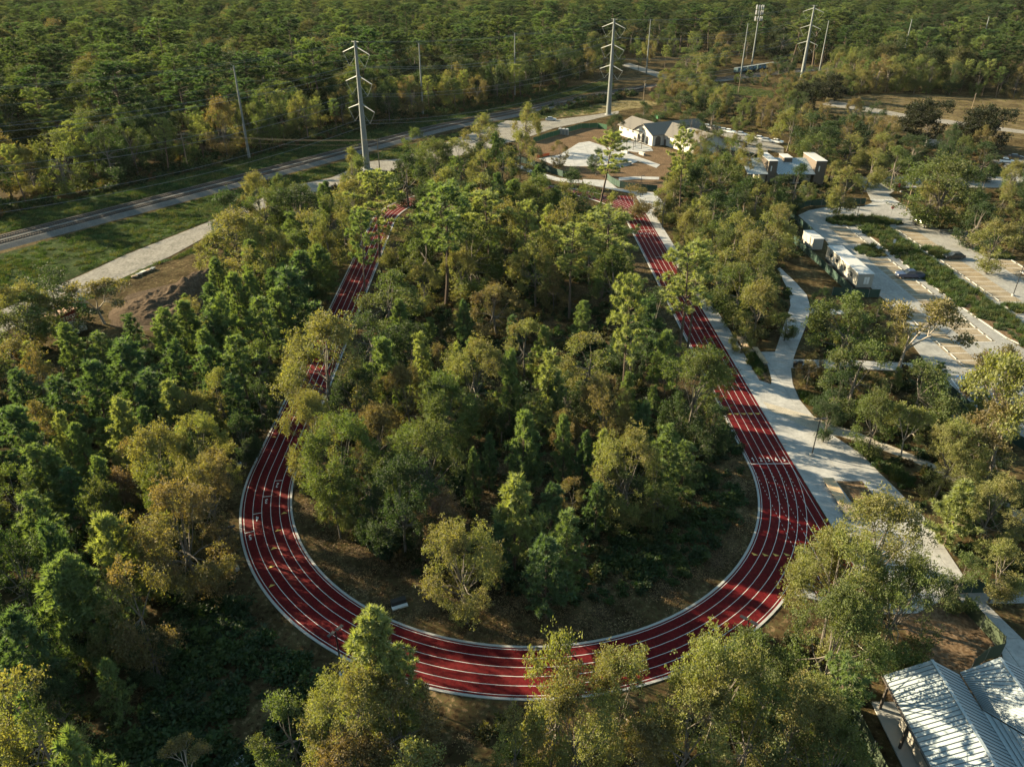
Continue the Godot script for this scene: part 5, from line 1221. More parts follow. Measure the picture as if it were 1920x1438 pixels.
func ground_cover() -> void:
	var green := [Color(0.036, 0.075, 0.02), Color(0.055, 0.095, 0.023), Color(0.032, 0.062, 0.022)]
	var olive := [Color(0.068, 0.08, 0.023), Color(0.105, 0.10, 0.035), Color(0.052, 0.075, 0.023), Color(0.115, 0.08, 0.035)]
	var skip := []
	for k in ["plaza", "gravel_path", "cross_walk_path", "side_path", "service_road", "lot_one", "lot_two", "entry_road", "pad_one", "terrace", "sidewalk", "dirt_pen", "pavilion_yard", "clubhouse_lot", "container_site", "trailer_site"]:
		skip.append(outline(k))
	var ring := [oval(FIRST - 4.5), oval(FIRST + 5 * LANE + 3.0)]
	var sets := []
	for i in 3: sets.append([])
	for k in ["wood_left", "wood_strip", "wood_fore", "wood_right", "wood_lots", "wood_club"]:
		sow(sets, k, 0.34, 0.5, 1.5, olive + green, skip + [ring[1]])
	sow(sets, "wood_infield", 0.5, 0.5, 1.6, green + olive, [])
	sow(sets, "thicket", 0.55, 0.6, 1.6, green, [])
	sow(sets, "dark_brush", 0.9, 0.6, 1.9, green, [ring[1]])
	sow(sets, "wood_cars", 0.12, 0.6, 1.5, olive, skip)
	sow(sets, "rail_scrub", 0.3, 0.9, 2.4, green + olive, [outline("service_road")])
	sow(sets, "forest_hem", 0.5, 0.8, 2.4, green + olive, [])
	var e := []
	for i in 3: e.append({"name": "bushes", "mesh": bush_mesh(700 + i, 9, 34, 0.26), "at": sets[i]})
	scatter("undergrowth", "low dark green bushes and saplings covering the floor of the woods", "undergrowth", e, M.grass_blade)
	var beds := []
	for i in 2: beds.append([])
	for k in ["median_bed", "head_island", "bay_island", "tree_island", "end_island", "side_island"]:
		sow(beds, k, 2.2, 0.7, 1.5, green + [Color(0.09, 0.10, 0.025)], [])
	for k in ["path_bed", "plaza_bed", "wall_bed"]:
		sow(beds, k, 2.2, 0.7, 1.5, green + [Color(0.10, 0.11, 0.02)], [])
	var f := []
	for i in 2: f.append({"name": "plants", "mesh": tuft_mesh(800 + i, 70, 0.5, 1.0, 0.09), "at": beds[i]})
	scatter("bed_plants", "tall grassy plants filling the kerbed parking beds and planters", "plants", f, M.grass_blade)
	var grass := []
	for i in 2: grass.append([])
	for k in ["verge", "far_verge", "lower_verge", "green_bank"]:
		sow(grass, k, 0.9, 0.6, 1.5, [Color(0.034, 0.070, 0.020), Color(0.052, 0.088, 0.024), Color(0.095, 0.105, 0.036)], [outline("service_road")])
	for k in ["dry_field", "brown_field"]:
		sow(grass, k, 0.1, 0.5, 1.2, [Color(0.16, 0.13, 0.06), Color(0.12, 0.11, 0.045)], [outline("field_path")])
	var h := []
	for i in 2: h.append({"name": "tufts", "mesh": tuft_mesh(900 + i, 46, 0.7, 0.55, 0.08), "at": grass[i]})
	scatter("verge_grass", "rough green grass along both sides of the railway", "grass", h, M.grass_blade)
	var litter := []
	for i in 2: litter.append([])
	sow(litter, "infield_litter", 0.8, 0.3, 0.8, [Color(0.14, 0.10, 0.045), Color(0.10, 0.08, 0.035), Color(0.07, 0.07, 0.025)], [])
	sow(litter, "outer_litter", 0.5, 0.3, 0.8, [Color(0.14, 0.10, 0.045), Color(0.10, 0.08, 0.035), Color(0.07, 0.07, 0.025)], [ring[1], outline("plaza")])
	var q := []
	for i in 2: q.append({"name": "tufts", "mesh": tuft_mesh(950 + i, 40, 0.8, 0.3, 0.07), "at": litter[i]})
	var fallen := []
	for i in 2: fallen.append([])
	var browns := [Color(0.22, 0.14, 0.065), Color(0.15, 0.095, 0.045), Color(0.27, 0.19, 0.10), Color(0.10, 0.065, 0.035)]
	sow(fallen, "infield_litter", 1.1, 0.7, 1.5, browns, [])
	sow(fallen, "outer_litter", 0.9, 0.7, 1.5, browns, [ring[1], outline("plaza")])
	var w := []
	for i in 2: w.append({"name": "leaves", "mesh": litter_mesh(970 + i), "at": fallen[i]})
	scatter("leaf_litter", "brown fallen leaves and pine straw strewn beside the red track", "leaf litter", w, M.grass_blade)
	scatter("dry_grass", "short dry grass and leaf litter along the edges of the red track", "grass", q, M.grass_blade)

# ---------------------------------------------------------------- power lines
func tower(at: Vector3, label: String, line: Vector3) -> Array:
	var t := thing("transmission_tower", label, "pylon", at, 0, "grey tubular transmission towers along the railway")
	part("pole", Shape.new().tube(Vector3(0, -0.3, 0), Vector3(0, 38.8, 0), 1.15, 0.38, 12), M.galvanised, t)
	part("footing", Shape.new().tube(Vector3(0, -0.3, 0), Vector3(0, 0.35, 0), 1.7, 1.7, 14), M.kerb, t)
	var side := line.cross(Vector3.UP).normalized()
	var hangers := []
	var bar := part("top_bar", Shape.new().tube(Vector3(0, 38.6, 0) - side * 1.7, Vector3(0, 38.6, 0) + side * 1.7, 0.08, 0.08, 6), M.galvanised, t)
	for y in [37.2, 28.8, 20.6]:
		part("collar", Shape.new().tube(Vector3(0, y - 0.3, 0), Vector3(0, y + 0.3, 0), 0.86 - y * 0.008, 0.86 - y * 0.008, 12), M.galvanised, t)
		for s in [-1.0, 1.0]:
			var root: Vector3 = Vector3(0, y, 0) + side * s * 0.4
			var tip: Vector3 = Vector3(0, y - 1.9, 0) + side * s * 6.3
			part("arm", Shape.new().tube(root, tip, 0.24, 0.13, 8), M.galvanised, t)
			var hang: Vector3 = Vector3(0, y - 5.6, 0) + side * s * 3.7
			var str_ := Shape.new()
			str_.tube(tip, hang, 0.04, 0.04, 5); str_.tube(Vector3(0, y - 2.6, 0) + side * s * 0.5, hang, 0.04, 0.04, 5)
			part("insulator_string", str_, M.insulator, t)
			hangers.append(at + hang)
	for s in [-1.0, 1.0]: hangers.append(at + Vector3(0, 38.6, 0) + side * s * 1.6)
	return hangers

func cable(a: Vector3, b: Vector3, sag: float, r: float, label: String, group: String, m: String) -> void:
	var s := Shape.new()
	var n := 18
	var last := a
	for i in range(1, n + 1):
		var t := i / float(n)
		var p := a.lerp(b, t) - Vector3(0, sag * 4.0 * t * (1.0 - t), 0)
		s.tube(last, p, r, r, 3, false)
		last = p
	tag(part("power_cable", s, M[m], self), label, "cable", group)

func power_lines() -> void:
	var at := [Vector3(-134, 0, -138)]
	for i in 3: at.append(spot("towers", i))
	var words := ["grey transmission tower standing past the red container", "grey three-armed transmission tower rising between railway and service road", "grey three-armed transmission tower beside the clubhouse field", "grey three-armed transmission tower beyond the road bridge", "grey transmission tower in the far woods"]
	var prev := []
	for i in at.size():
		var line: Vector3 = at[mini(i + 1, at.size() - 1)] - at[maxi(i - 1, 0)]
		var h := tower(at[i], words[i], line)
		if i > 0:
			for k in h.size():
				cable(prev[k], h[k], 4.2 if k < 6 else 2.6, 0.045 if k < 6 else 0.03, "thin grey high-voltage cable strung between transmission towers", "cables between transmission towers", "wire")
		prev = h
	var poles := [Vector3(-152, 0, -172)]
	for i in spots("poles"): poles.append(spot("poles", i))
	var pole_words := ["grey steel pole past the tracks by the red container", "slim grey steel pole between the railway and the wood", "slim grey steel pole behind the bend of the railway", "slim grey steel pole before the brown railway trees", "slim grey steel pole near the railway bridge", "slim grey steel pole by the blue-painted railway cars"]
	for i in poles.size():
		var t := thing("steel_pole", pole_words[i], "pole", poles[i], 0, "slim steel poles along the railway")
		part("pole", Shape.new().tube(Vector3(0, -0.2, 0), Vector3(0, 30, 0), 0.48, 0.22, 10), M.galvanised, t)
		part("bracket", Shape.new().tube(Vector3(0, 29.6, 0), Vector3(-1.1, 30.6, 0), 0.09, 0.06, 5), M.galvanised, t)
		for y in [29.4, 25.0, 21.0]:
			part("insulator", Shape.new().tube(Vector3(0, y, 0), Vector3(1.0, y + 0.25, 0.6), 0.08, 0.05, 5), M.insulator, t)
			if i > 0:
				cable(poles[i - 1] + Vector3(1.0, y + 0.25, 0.6), poles[i] + Vector3(1.0, y + 0.25, 0.6), 2.2, 0.03, "thin grey cable strung between slim steel poles", "cables between steel poles", "wire")
	for i in spots("far_poles"):
		var t := thing("steel_pole", "slim grey steel pole rising out of the distant forest", "pole", spot("far_poles", i), 0, "steel poles in the distant forest")
		part("pole", Shape.new().tube(Vector3.ZERO, Vector3(0, 30, 0), 0.5, 0.25, 8), M.galvanised, t)
		part("bracket", Shape.new().tube(Vector3(0, 29.4, 0), Vector3(-1.0, 30.3, 0), 0.09, 0.06, 5), M.galvanised, t)
	var mast := thing("antenna_mast", "pale mast topped with clustered white panel antennas", "antenna", spot("mast"))
	part("pole", Shape.new().tube(Vector3(0, -0.2, 0), Vector3(0, 35, 0), 0.55, 0.35, 10), M.galvanised, mast)
	for y in [34.2, 31.2, 27.6]:
		part("ring", Shape.new().tube(Vector3(0, y - 0.15, 0), Vector3(0, y + 0.15, 0), 2.0, 2.0, 12), M.galvanised, mast)
		for k in 9:
			var a := TAU * k / 9.0
			part("panel_antenna", Shape.new().box(Vector3(cos(a) * 2.35, y, sin(a) * 2.35), Vector3(0.5, 2.5, 0.35), -a), M.trailer_roof, mast)
	var wood := []
	var heights := [12.0, 10.5, 11.0, 10.0, 13.0, 13.0, 9.0, 9.0, 9.0]
	var wood_words := ["brown wooden utility pole at the wood edge across the railway", "brown wooden utility pole beside the service road", "brown wooden utility pole beside the railway bridge", "brown wooden utility pole on the green bank", "brown wooden utility pole under the far tower", "brown wooden utility pole in dark woods by the field", "brown wooden utility pole with street lamp at the field", "brown wooden utility pole beside the entry road", "brown wooden utility pole on the brown field path"]
	for i in spots("wood_poles"):
		var p := spot("wood_poles", i)
		var h: float = heights[i]
		var t := thing("utility_pole", wood_words[i], "utility pole", p, 0, "wooden utility poles")
		part("pole", Shape.new().tube(Vector3(0, -0.2, 0), Vector3(0, h, 0), 0.19, 0.13, 8), M.old_wood, t)
		part("cross_arm", Shape.new().box(Vector3(0, h - 0.6, 0), Vector3(2.4, 0.14, 0.14), 0.9), M.old_wood, t)
		for k in [-1.0, 0.0, 1.0]:
			part("insulator", Shape.new().tube(Vector3(k * 0.65, h - 0.52, -k * 0.82), Vector3(k * 0.65, h - 0.3, -k * 0.82), 0.07, 0.05, 6), M.insulator, t)
		if i in [2, 4, 5]:
			part("transformer", Shape.new().tube(Vector3(0.35, h - 2.6, 0.1), Vector3(0.35, h - 1.6, 0.1), 0.3, 0.3, 8), M.galvanised, t)
		wood.append(p + Vector3(0, h - 0.3, 0))
	for k in [-1.0, 0.0, 1.0, 1.6]:
		var o := Vector3(k * 0.65, 0.0 if k < 1.5 else -1.8, -k * 0.82)
		cable(wood[0] + o, wood[1] + o, 1.0, 0.028, "brownish low cable crossing the railway between wooden poles", "cables crossing the railway", "old_wood")

# ---------------------------------------------------------------- buildings
func gable_roof(s: Shape, x0: float, x1: float, z0: float, z1: float, eave: float, ridge: float, over: float) -> void:
	# ridge along x, between walls z0 and z1
	var zm := (z0 + z1) / 2
	var drop := (ridge - eave) / ((z1 - z0) / 2) * over
	for k in [[z0 - over, 1], [z1 + over, -1]]:
		var a := Vector3(x0 - over, eave - drop, k[0])
		var b := Vector3(x1 + over, eave - drop, k[0])
		var c := Vector3(x1 + over, ridge, zm)
		var d := Vector3(x0 - over, ridge, zm)
		var up := Vector3(0, 0.22, 0)
		s.quad(a + up, b + up, c + up, d + up); s.quad(a, b, c, d); s.quad(a, b, b + up, a + up); s.quad(a, d, d + up, a + up); s.quad(b, c, c + up, b + up)

func arch(w: float, h: float, depth: float) -> Shape:
	var p := [Vector2(-w / 2, 0), Vector2(w / 2, 0), Vector2(w / 2, h - w / 2)]
	for i in range(1, 8): p.append(Vector2(w / 2 * cos(PI * i / 8.0), h - w / 2 + w / 2 * sin(PI * i / 8.0)))
	p.append(Vector2(-w / 2, h - w / 2))
	var s := Shape.new()
	var f := PackedVector2Array(p)
	var t := Geometry2D.triangulate_polygon(f)
	for i in range(0, t.size(), 3):
		s.tri(Vector3(f[t[i]].x, f[t[i]].y, depth), Vector3(f[t[i + 1]].x, f[t[i + 1]].y, depth), Vector3(f[t[i + 2]].x, f[t[i + 2]].y, depth))
	for i in f.size():
		var a := f[i]
		var b := f[(i + 1) % f.size()]
		s.quad(Vector3(a.x, a.y, 0), Vector3(b.x, b.y, 0), Vector3(b.x, b.y, depth), Vector3(a.x, a.y, depth))
	return s

func gable_wall(x0: float, x1: float, z0: float, z1: float, eave: float, ridge: float, along_x: bool) -> Shape:
	# four walls with two gables
	var s := Shape.new()
	s.quad(Vector3(x0, 0, z0), Vector3(x1, 0, z0), Vector3(x1, eave, z0), Vector3(x0, eave, z0))
	s.quad(Vector3(x0, 0, z1), Vector3(x1, 0, z1), Vector3(x1, eave, z1), Vector3(x0, eave, z1))
	s.quad(Vector3(x0, 0, z0), Vector3(x0, 0, z1), Vector3(x0, eave, z1), Vector3(x0, eave, z0))
	s.quad(Vector3(x1, 0, z0), Vector3(x1, 0, z1), Vector3(x1, eave, z1), Vector3(x1, eave, z0))
	if along_x:
		for x in [x0, x1]: s.tri(Vector3(x, eave, z0), Vector3(x, eave, z1), Vector3(x, ridge, (z0 + z1) / 2))
	else:
		for z in [z0, z1]: s.tri(Vector3(x0, eave, z), Vector3(x1, eave, z), Vector3((x0 + x1) / 2, ridge, z))
	return s

func clubhouse() -> void:
	var b := thing("clubhouse", "white-walled clubhouse with grey gabled roofs and arched entrance", "building", Vector3(47.2, 0, -296.4), deg_to_rad(-64.85))
	part("wall", gable_wall(-11.2, 0.5, -12.0, 0.0, 3.9, 6.4, true), M.white_wall, b)
	part("wall", gable_wall(-0.1, 12.2, -24.0, 0.35, 4.0, 6.9, false), M.white_wall, b)
	part("wall", gable_wall(12.0, 31.0, -19.0, -5.0, 3.9, 6.6, true), M.white_wall, b)
	var r1 := Shape.new()
	gable_roof(r1, -11.2, 5.0, -12.0, 0.0, 3.95, 6.45, 0.6)
	part("roof", r1, M.roof_shingle, b)
	var r2 := Shape.new()
	gable_roof(r2, 6.0, 31.0, -19.0, -5.0, 3.95, 6.65, 0.6)
	var rr := part("roof", r2, M.roof_shingle, b)
	part("chimney", Shape.new().box(Vector3(20.5, 6.2, -9.6), Vector3(1.0, 1.6, 1.0)), M.white_wall, rr)
	var r3 := Shape.new()
	gable_roof(r3, -24.0, 0.35, -0.1, 12.2, 4.05, 6.95, 0.6)
	# this roof's ridge runs across: turn it from x to z
	for i in r3.v.size(): r3.v[i] = Vector3(r3.v[i].z, r3.v[i].y, r3.v[i].x)
	part("roof", r3, M.roof_shingle, b)
	for x in [3.2, 6.05, 8.9]:
		var big: bool = x > 5 and x < 7
		var w := part("arched_window", arch(2.0 if big else 1.7, 3.3 if big else 2.7, 0.02), M.window_glass, b, Vector3(x, 0.25, 0.36))
		var bars := Shape.new()
		for k in [-0.5, 0.0, 0.5]: bars.box(Vector3(k, 1.4, 0.05), Vector3(0.07, 2.6, 0.06))
		for y in [0.9, 1.8]: bars.box(Vector3(0, y, 0.05), Vector3(1.7, 0.07, 0.06))
		part("glazing_bar", bars, M.dark_trim, w)
	for x in [5.2, 6.05, 6.9]: part("gable_window", arch(0.5, 1.1, 0.02), M.window_glass, b, Vector3(x, 4.6, 0.36))
	for x in [-9.6, -8.7, -5.6, -4.7, -1.8, -1.0]: part("window", Shape.new().box(Vector3(x, 2.9, 0.02), Vector3(0.5, 0.7, 0.06)), M.window_glass, b)
	for x in [14.5, 15.4, 18.6, 19.5, 26.5, 27.4]: part("window", Shape.new().box(Vector3(x, 2.9, -4.98), Vector3(0.55, 0.8, 0.06)), M.window_glass, b)
	part("side_arch", arch(2.4, 3.4, 0.02), M.dark_trim, b, Vector3(12.22, 0.1, -2.2), PI / 2)
	part("door", Shape.new().box(Vector3(12.9, 1.1, -4.96), Vector3(1.1, 2.2, 0.08)), M.brown_cladding, b)
	# steel pergolas on the terrace
	for k in 2:
		var g := thing("steel_pergola", ["brown steel pergola frame at the far end of the clubhouse terrace", "brown steel pergola frame in front of the clubhouse arches"][k], "pergola", [Vector3(41.0, 0.05, -289.6), Vector3(45.6, 0.05, -284.0)][k], deg_to_rad(-64.85), "pergolas on the clubhouse terrace")
		for x in [0.0, 4.2]:
			for z in [0.0, 3.6]:
				part("post", Shape.new().box(Vector3(x, 1.45, z), Vector3(0.14, 2.9, 0.14)), M.dark_trim, g)
		for z in [0.0, 3.6]: part("beam", Shape.new().box(Vector3(2.1, 2.95, z), Vector3(4.5, 0.14, 0.12)), M.dark_trim, g)
		for x in [0.0, 4.2]: part("beam", Shape.new().box(Vector3(x, 2.95, 1.8), Vector3(0.12, 0.13, 3.4)), M.dark_trim, g)
	var walls := [[Vector3(40.6, 0, -274.5), 4.0], [Vector3(46.2, 0, -271.0), 3.0], [Vector3(34, 0, -254), 14.0]]
	for k in 3:
		var w := thing("seat_wall", ["pale concrete seat wall at the terrace corner", "pale concrete seat wall near the arched front", "long low concrete wall edging the white pad"][k], "wall", walls[k][0], deg_to_rad([-64, -64, 24][k]), "low concrete walls by the clubhouse")
		part("block", Shape.new().box(Vector3(0, 0.4, 0), Vector3(walls[k][1], 0.9, 0.7), 0, 0.03), M.kerb, w)
		part("capstone", Shape.new().box(Vector3(0, 0.9, 0), Vector3(walls[k][1] + 0.1, 0.1, 0.8)), M.stone_slab, w)

func roof_sheet(a: Vector3, b: Vector3, c: Vector3, d: Vector3, called: String, parent: Node, seams: int) -> void:
	# a-b is the eave, d-c the ridge; standing seams run from eave to ridge
	var n := (b - a).cross(d - a).normalized()
	if n.y < 0: n = -n
	var s := Shape.new()
	var k := n * 0.12
	s.quad(a, b, c, d); s.quad(a - k, b - k, c - k, d - k); s.quad(a, b, b - k, a - k); s.quad(b, c, c - k, b - k); s.quad(c, d, d - k, c - k); s.quad(d, a, a - k, d - k)
	var o := part(called, s, M.metal_roof, parent)
	for i in range(1, seams):
		var t := i / float(seams)
		var p := a.lerp(b, t) + n * 0.03
		var q := d.lerp(c, t) + n * 0.03
		part("seam", Shape.new().tube(p, q, 0.038, 0.038, 4), M.metal_seam, o)

func pavilion() -> void:
	var b := thing("pavilion", "pavilion with twin pale standing-seam metal gable roofs beside the pen", "building", Vector3(37.3, 0, -45.6))
	var far := 0.0
	var near := 15.0
	roof_sheet(Vector3(-3.8, 4.0, far), Vector3(-3.8, 4.0, near), Vector3(0, 6.0, near), Vector3(0, 6.0, far), "roof_slope", b, 36)
	roof_sheet(Vector3(3.0, 4.1, far), Vector3(3.0, 4.1, near), Vector3(0.01, 6.0, near), Vector3(0.01, 6.0, far), "roof_slope", b, 36)
	roof_sheet(Vector3(3.15, 4.15, -0.2), Vector3(3.15, 4.15, 3.6), Vector3(6.1, 6.1, 10.0), Vector3(6.1, 6.1, -0.2), "roof_slope", b, 20)
	roof_sheet(Vector3(9.6, 4.0, -0.2), Vector3(9.6, 4.0, near), Vector3(6.12, 6.1, near), Vector3(6.12, 6.1, -0.2), "roof_slope", b, 36)
	var v := Shape.new()
	v.tri(Vector3(3.05, 4.12, 3.7), Vector3(3.05, 4.0, near), Vector3(6.0, 5.2, near)); v.tri(Vector3(3.05, 4.12, 3.7), Vector3(6.0, 5.2, near), Vector3(6.05, 6.0, 10.1))
	var vs := part("roof_slope", v, M.metal_roof, b)
	for i in 9:
		var t := (i + 1) / 10.0
		part("seam", Shape.new().tube(Vector3(3.05, 4.12, 3.7).lerp(Vector3(6.05, 6.0, 10.1), t) + Vector3(0, 0.03, 0), Vector3(3.05, 4.0, near).lerp(Vector3(6.0, 5.2, near), t) + Vector3(0, 0.03, 0), 0.035, 0.035, 4), M.metal_seam, vs)
	part("ridge_cap", Shape.new().box(Vector3(0, 6.05, near / 2), Vector3(0.26, 0.07, near)), M.metal_roof, b)
	part("ridge_cap", Shape.new().box(Vector3(6.11, 6.15, near / 2), Vector3(0.26, 0.07, near + 0.3)), M.metal_roof, b)
	part("gutter", Shape.new().box(Vector3(-3.9, 3.93, near / 2), Vector3(0.16, 0.14, near)), M.dark_trim, b)
	part("wall", Shape.new().box(Vector3(3.2, 1.9, 8.6), Vector3(11.6, 3.8, 12.4)), M.pale_cladding, b)
	for z in [0.5, 4.5, 8.5, 12.5]:
		for x in [-3.4, 2.9, 9.2]:
			part("post", Shape.new().box(Vector3(x, 1.95, z), Vector3(0.2, 3.9, 0.2)), M.dark_trim, b)
	part("floor_slab", Shape.new().box(Vector3(2.8, 0.06, 7.3), Vector3(13.4, 0.16, 15.0)), M.kerb, b)

func modern_hall() -> void:
	var b := thing("community_hall", "low hall of brown fin walls and blue-grey metal roofs among trees", "building", Vector3(79.8, 0, -231))
	for k in [[-1.4, 2.7, 7.0, 11.6, 0.0], [5.2, 2.6, 6.6, 5.2, -6.2], [13.0, 3.2, 7.0, 11.8, 0.2]]:
		var w := part("fin_wall", Shape.new().box(Vector3(k[0] + k[1] / 2, k[2] / 2, k[4] - k[3] / 2), Vector3(k[1], k[2], k[3])), M.brown_cladding, b)
		part("coping", Shape.new().box(Vector3(k[0] + k[1] / 2, k[2] + 0.06, k[4] - k[3] / 2), Vector3(k[1] + 0.16, 0.14, k[3] + 0.16)), M.trailer_roof, w)
		part("slot_window", Shape.new().box(Vector3(k[0] + k[1] * 0.35, k[2] * 0.68, k[4] + 0.02), Vector3(0.35, 1.6, 0.05)), M.lamp_lens, w)
	roof_sheet(Vector3(1.4, 3.4, 1.4), Vector3(12.9, 3.4, 1.4), Vector3(12.9, 6.0, -9.0), Vector3(1.4, 6.0, -9.0), "roof_slope", b, 26)
	roof_sheet(Vector3(-7.7, 3.4, 1.2), Vector3(-1.5, 3.4, 1.2), Vector3(-1.5, 6.0, -9.0), Vector3(-7.7, 6.0, -9.0), "roof_slope", b, 14)
	part("wall", Shape.new().box(Vector3(4.5, 1.6, -5.2), Vector3(16.0, 3.2, 8.6)), M.pale_cladding, b)
	for x in [3.0, 6.0, 9.0]: part("window", Shape.new().box(Vector3(x, 1.4, -0.87), Vector3(2.4, 1.9, 0.08)), M.window_glass, b)

func buildings() -> void:
	clubhouse()
	modern_hall()
	pavilion()
	# site office trailer
	var t := thing("office_trailer", "long beige site office trailer with white roof beside the parking lot", "trailer", Vector3(73.6, 0, -154.6), 0.0)
	part("body", Shape.new().box(Vector3(0, 2.05, 0), Vector3(3.2, 2.9, 17.6), 0, 0.02), M.trailer_wall, t)
	part("roof", Shape.new().box(Vector3(0, 3.58, 0), Vector3(3.45, 0.14, 17.9), 0, 0.06), M.trailer_roof, t)
	part("skirt", Shape.new().box(Vector3(0, 0.3, 0), Vector3(2.9, 0.6, 17.2)), M.dark_trim, t)
	var w := part("window", Shape.new().box(Vector3(0.25, 2.1, 8.83), Vector3(1.05, 1.5, 0.08)), M.lamp_lens, t)
	part("window_bar", Shape.new().box(Vector3(0.25, 2.1, 8.88), Vector3(0.06, 1.5, 0.05)), M.trailer_wall, w)
	for z in [-6.0, -2.6, 2.0, 5.5]: part("window", Shape.new().box(Vector3(-1.62, 2.2, z), Vector3(0.08, 0.9, 0.9)), M.window_glass, t)
	for z in [-4.2, 3.8]:
		part("door", Shape.new().box(Vector3(-1.62, 1.75, z), Vector3(0.08, 2.0, 0.95)), M.trailer_roof, t)
		var st := part("steps", Shape.new().box(Vector3(-2.3, 0.35, z), Vector3(1.3, 0.7, 1.2)), M.old_wood, t)
		part("handrail", Shape.new().tube(Vector3(-2.9, 0.7, z + 0.6), Vector3(-1.7, 1.7, z + 0.6), 0.04, 0.04, 5), M.old_wood, st)
	for z in [-8.0, -4.0, 0.0, 4.0, 8.0]: part("batten", Shape.new().box(Vector3(-1.61, 2.05, z + 0.7), Vector3(0.05, 2.86, 0.08)), M.stone_slab, t)
	var box := thing("storage_unit", "small pale storage unit in a shaded gap before the office trailer", "storage unit", Vector3(72.5, 0, -173.6), 0.05)
	part("body", Shape.new().box(Vector3(0, 1.5, 0), Vector3(2.4, 2.6, 6.4)), M.pale_cladding, box)
	part("roof", Shape.new().box(Vector3(0, 2.85, 0), Vector3(2.55, 0.12, 6.5)), M.trailer_roof, box)
	part("door", Shape.new().box(Vector3(0, 1.4, 3.22), Vector3(1.9, 2.2, 0.06)), M.trailer_wall, box)
	part("skid", Shape.new().box(Vector3(0, 0.12, 0), Vector3(2.0, 0.26, 6.0)), M.dark_trim, box)
	# railway bridge over the side road
	var p := spot("bridge", 0)
	var q := spot("bridge", 1)
	var d := (q - p).normalized()
	var turn := atan2(-d.z, d.x)
	var br := thing("railway_bridge", "dark railway bridge on rust-coloured abutments beyond the dry field", "bridge", (p + q) / 2, turn)
	part("deck", Shape.new().box(Vector3(0, 0.9, 7.2), Vector3(34, 0.9, 1.2)), M.dark_trim, br)
	for x in [2.0, 9.5]: part("abutment", Shape.new().box(Vector3(x, 0.2, 9.6), Vector3(5.2, 2.6, 3.0), 0.15), M.bridge_rust, br)
	for x in range(-16, 17, 4): part("railing_post", Shape.new().box(Vector3(x, 1.9, 7.6), Vector3(0.12, 1.2, 0.12)), M.dark_trim, br)
	part("railing", Shape.new().box(Vector3(0, 2.5, 7.6), Vector3(34, 0.1, 0.1)), M.dark_trim, br)
	# painted freight cars on the far siding
	var g0 := spot("graffiti", 0)
	var g1 := spot("graffiti", 1)
	var gd := (g1 - g0)
	for i in 4:
		var c := g0 + gd * (i + 0.5) / 4.0
		var k := thing("freight_wagon", ["teal freight wagon sprayed with pale paint at the near end of the row", "blue-green freight wagon sprayed with pale paint mid row", "dark teal freight wagon next to the last one", "pale-topped freight wagon at the end of the row"][i], "wagon", c, atan2(-gd.z, gd.x), "painted freight wagons on the siding")
		var ln := gd.length() / 4.0 - 1.2
		part("body", Shape.new().box(Vector3(0, 1.9, 0), Vector3(ln, 2.2, 2.9)), M.teal_paint, k)
		for j in 6: part("graffiti_patch", Shape.new().box(Vector3(ln * (j - 2.5) / 6.2, 1.4 + rng.randf_range(0, 1.0), 1.47), Vector3(ln / 11.0, rng.randf_range(0.4, 1.0), 0.04)), M[["galvanised", "paint_blue", "stone_slab"][j % 3]], k)
		part("roof", Shape.new().box(Vector3(0, 3.1, 0), Vector3(ln + 0.1, 0.2, 2.7)), M.galvanised, k)
		for x in [-ln * 0.35, ln * 0.35]: part("bogie", Shape.new().box(Vector3(x, 0.5, 0), Vector3(2.4, 0.8, 2.2)), M.rubber, k)

# ---------------------------------------------------------------- fences
func fence(points: Array, h: float, screen: String, called: String, label: String, group := "") -> void:
	var t := thing(called, label, "fence", Vector3.ZERO, 0, group)
	for i in points.size() - 1:
		var a: Vector3 = points[i]
		var b: Vector3 = points[i + 1]
		var n := maxi(1, int(round(a.distance_to(b) / 3.0)))
		for k in n:
			var p := a.lerp(b, k / float(n))
			var q := a.lerp(b, (k + 1) / float(n))
			var d := (q - p).normalized()
			part("screen_panel", Shape.new().box((p + q) / 2 + Vector3(0, h / 2 + 0.03, 0), Vector3(p.distance_to(q) - 0.1, h - 0.05, 0.025), atan2(-d.z, d.x) + rng.randf_range(-0.006, 0.006)), M[screen], t)
			part("post", Shape.new().tube(p, p + Vector3(0, h + 0.08, 0), 0.04, 0.04, 6), M.galvanised, t)
		part("post", Shape.new().tube(b, b + Vector3(0, h + 0.08, 0), 0.041, 0.041, 6), M.galvanised, t)

func line_of(called: String) -> Array:
	var out := []
	for i in spots(called): out.append(spot(called, i))
	return out

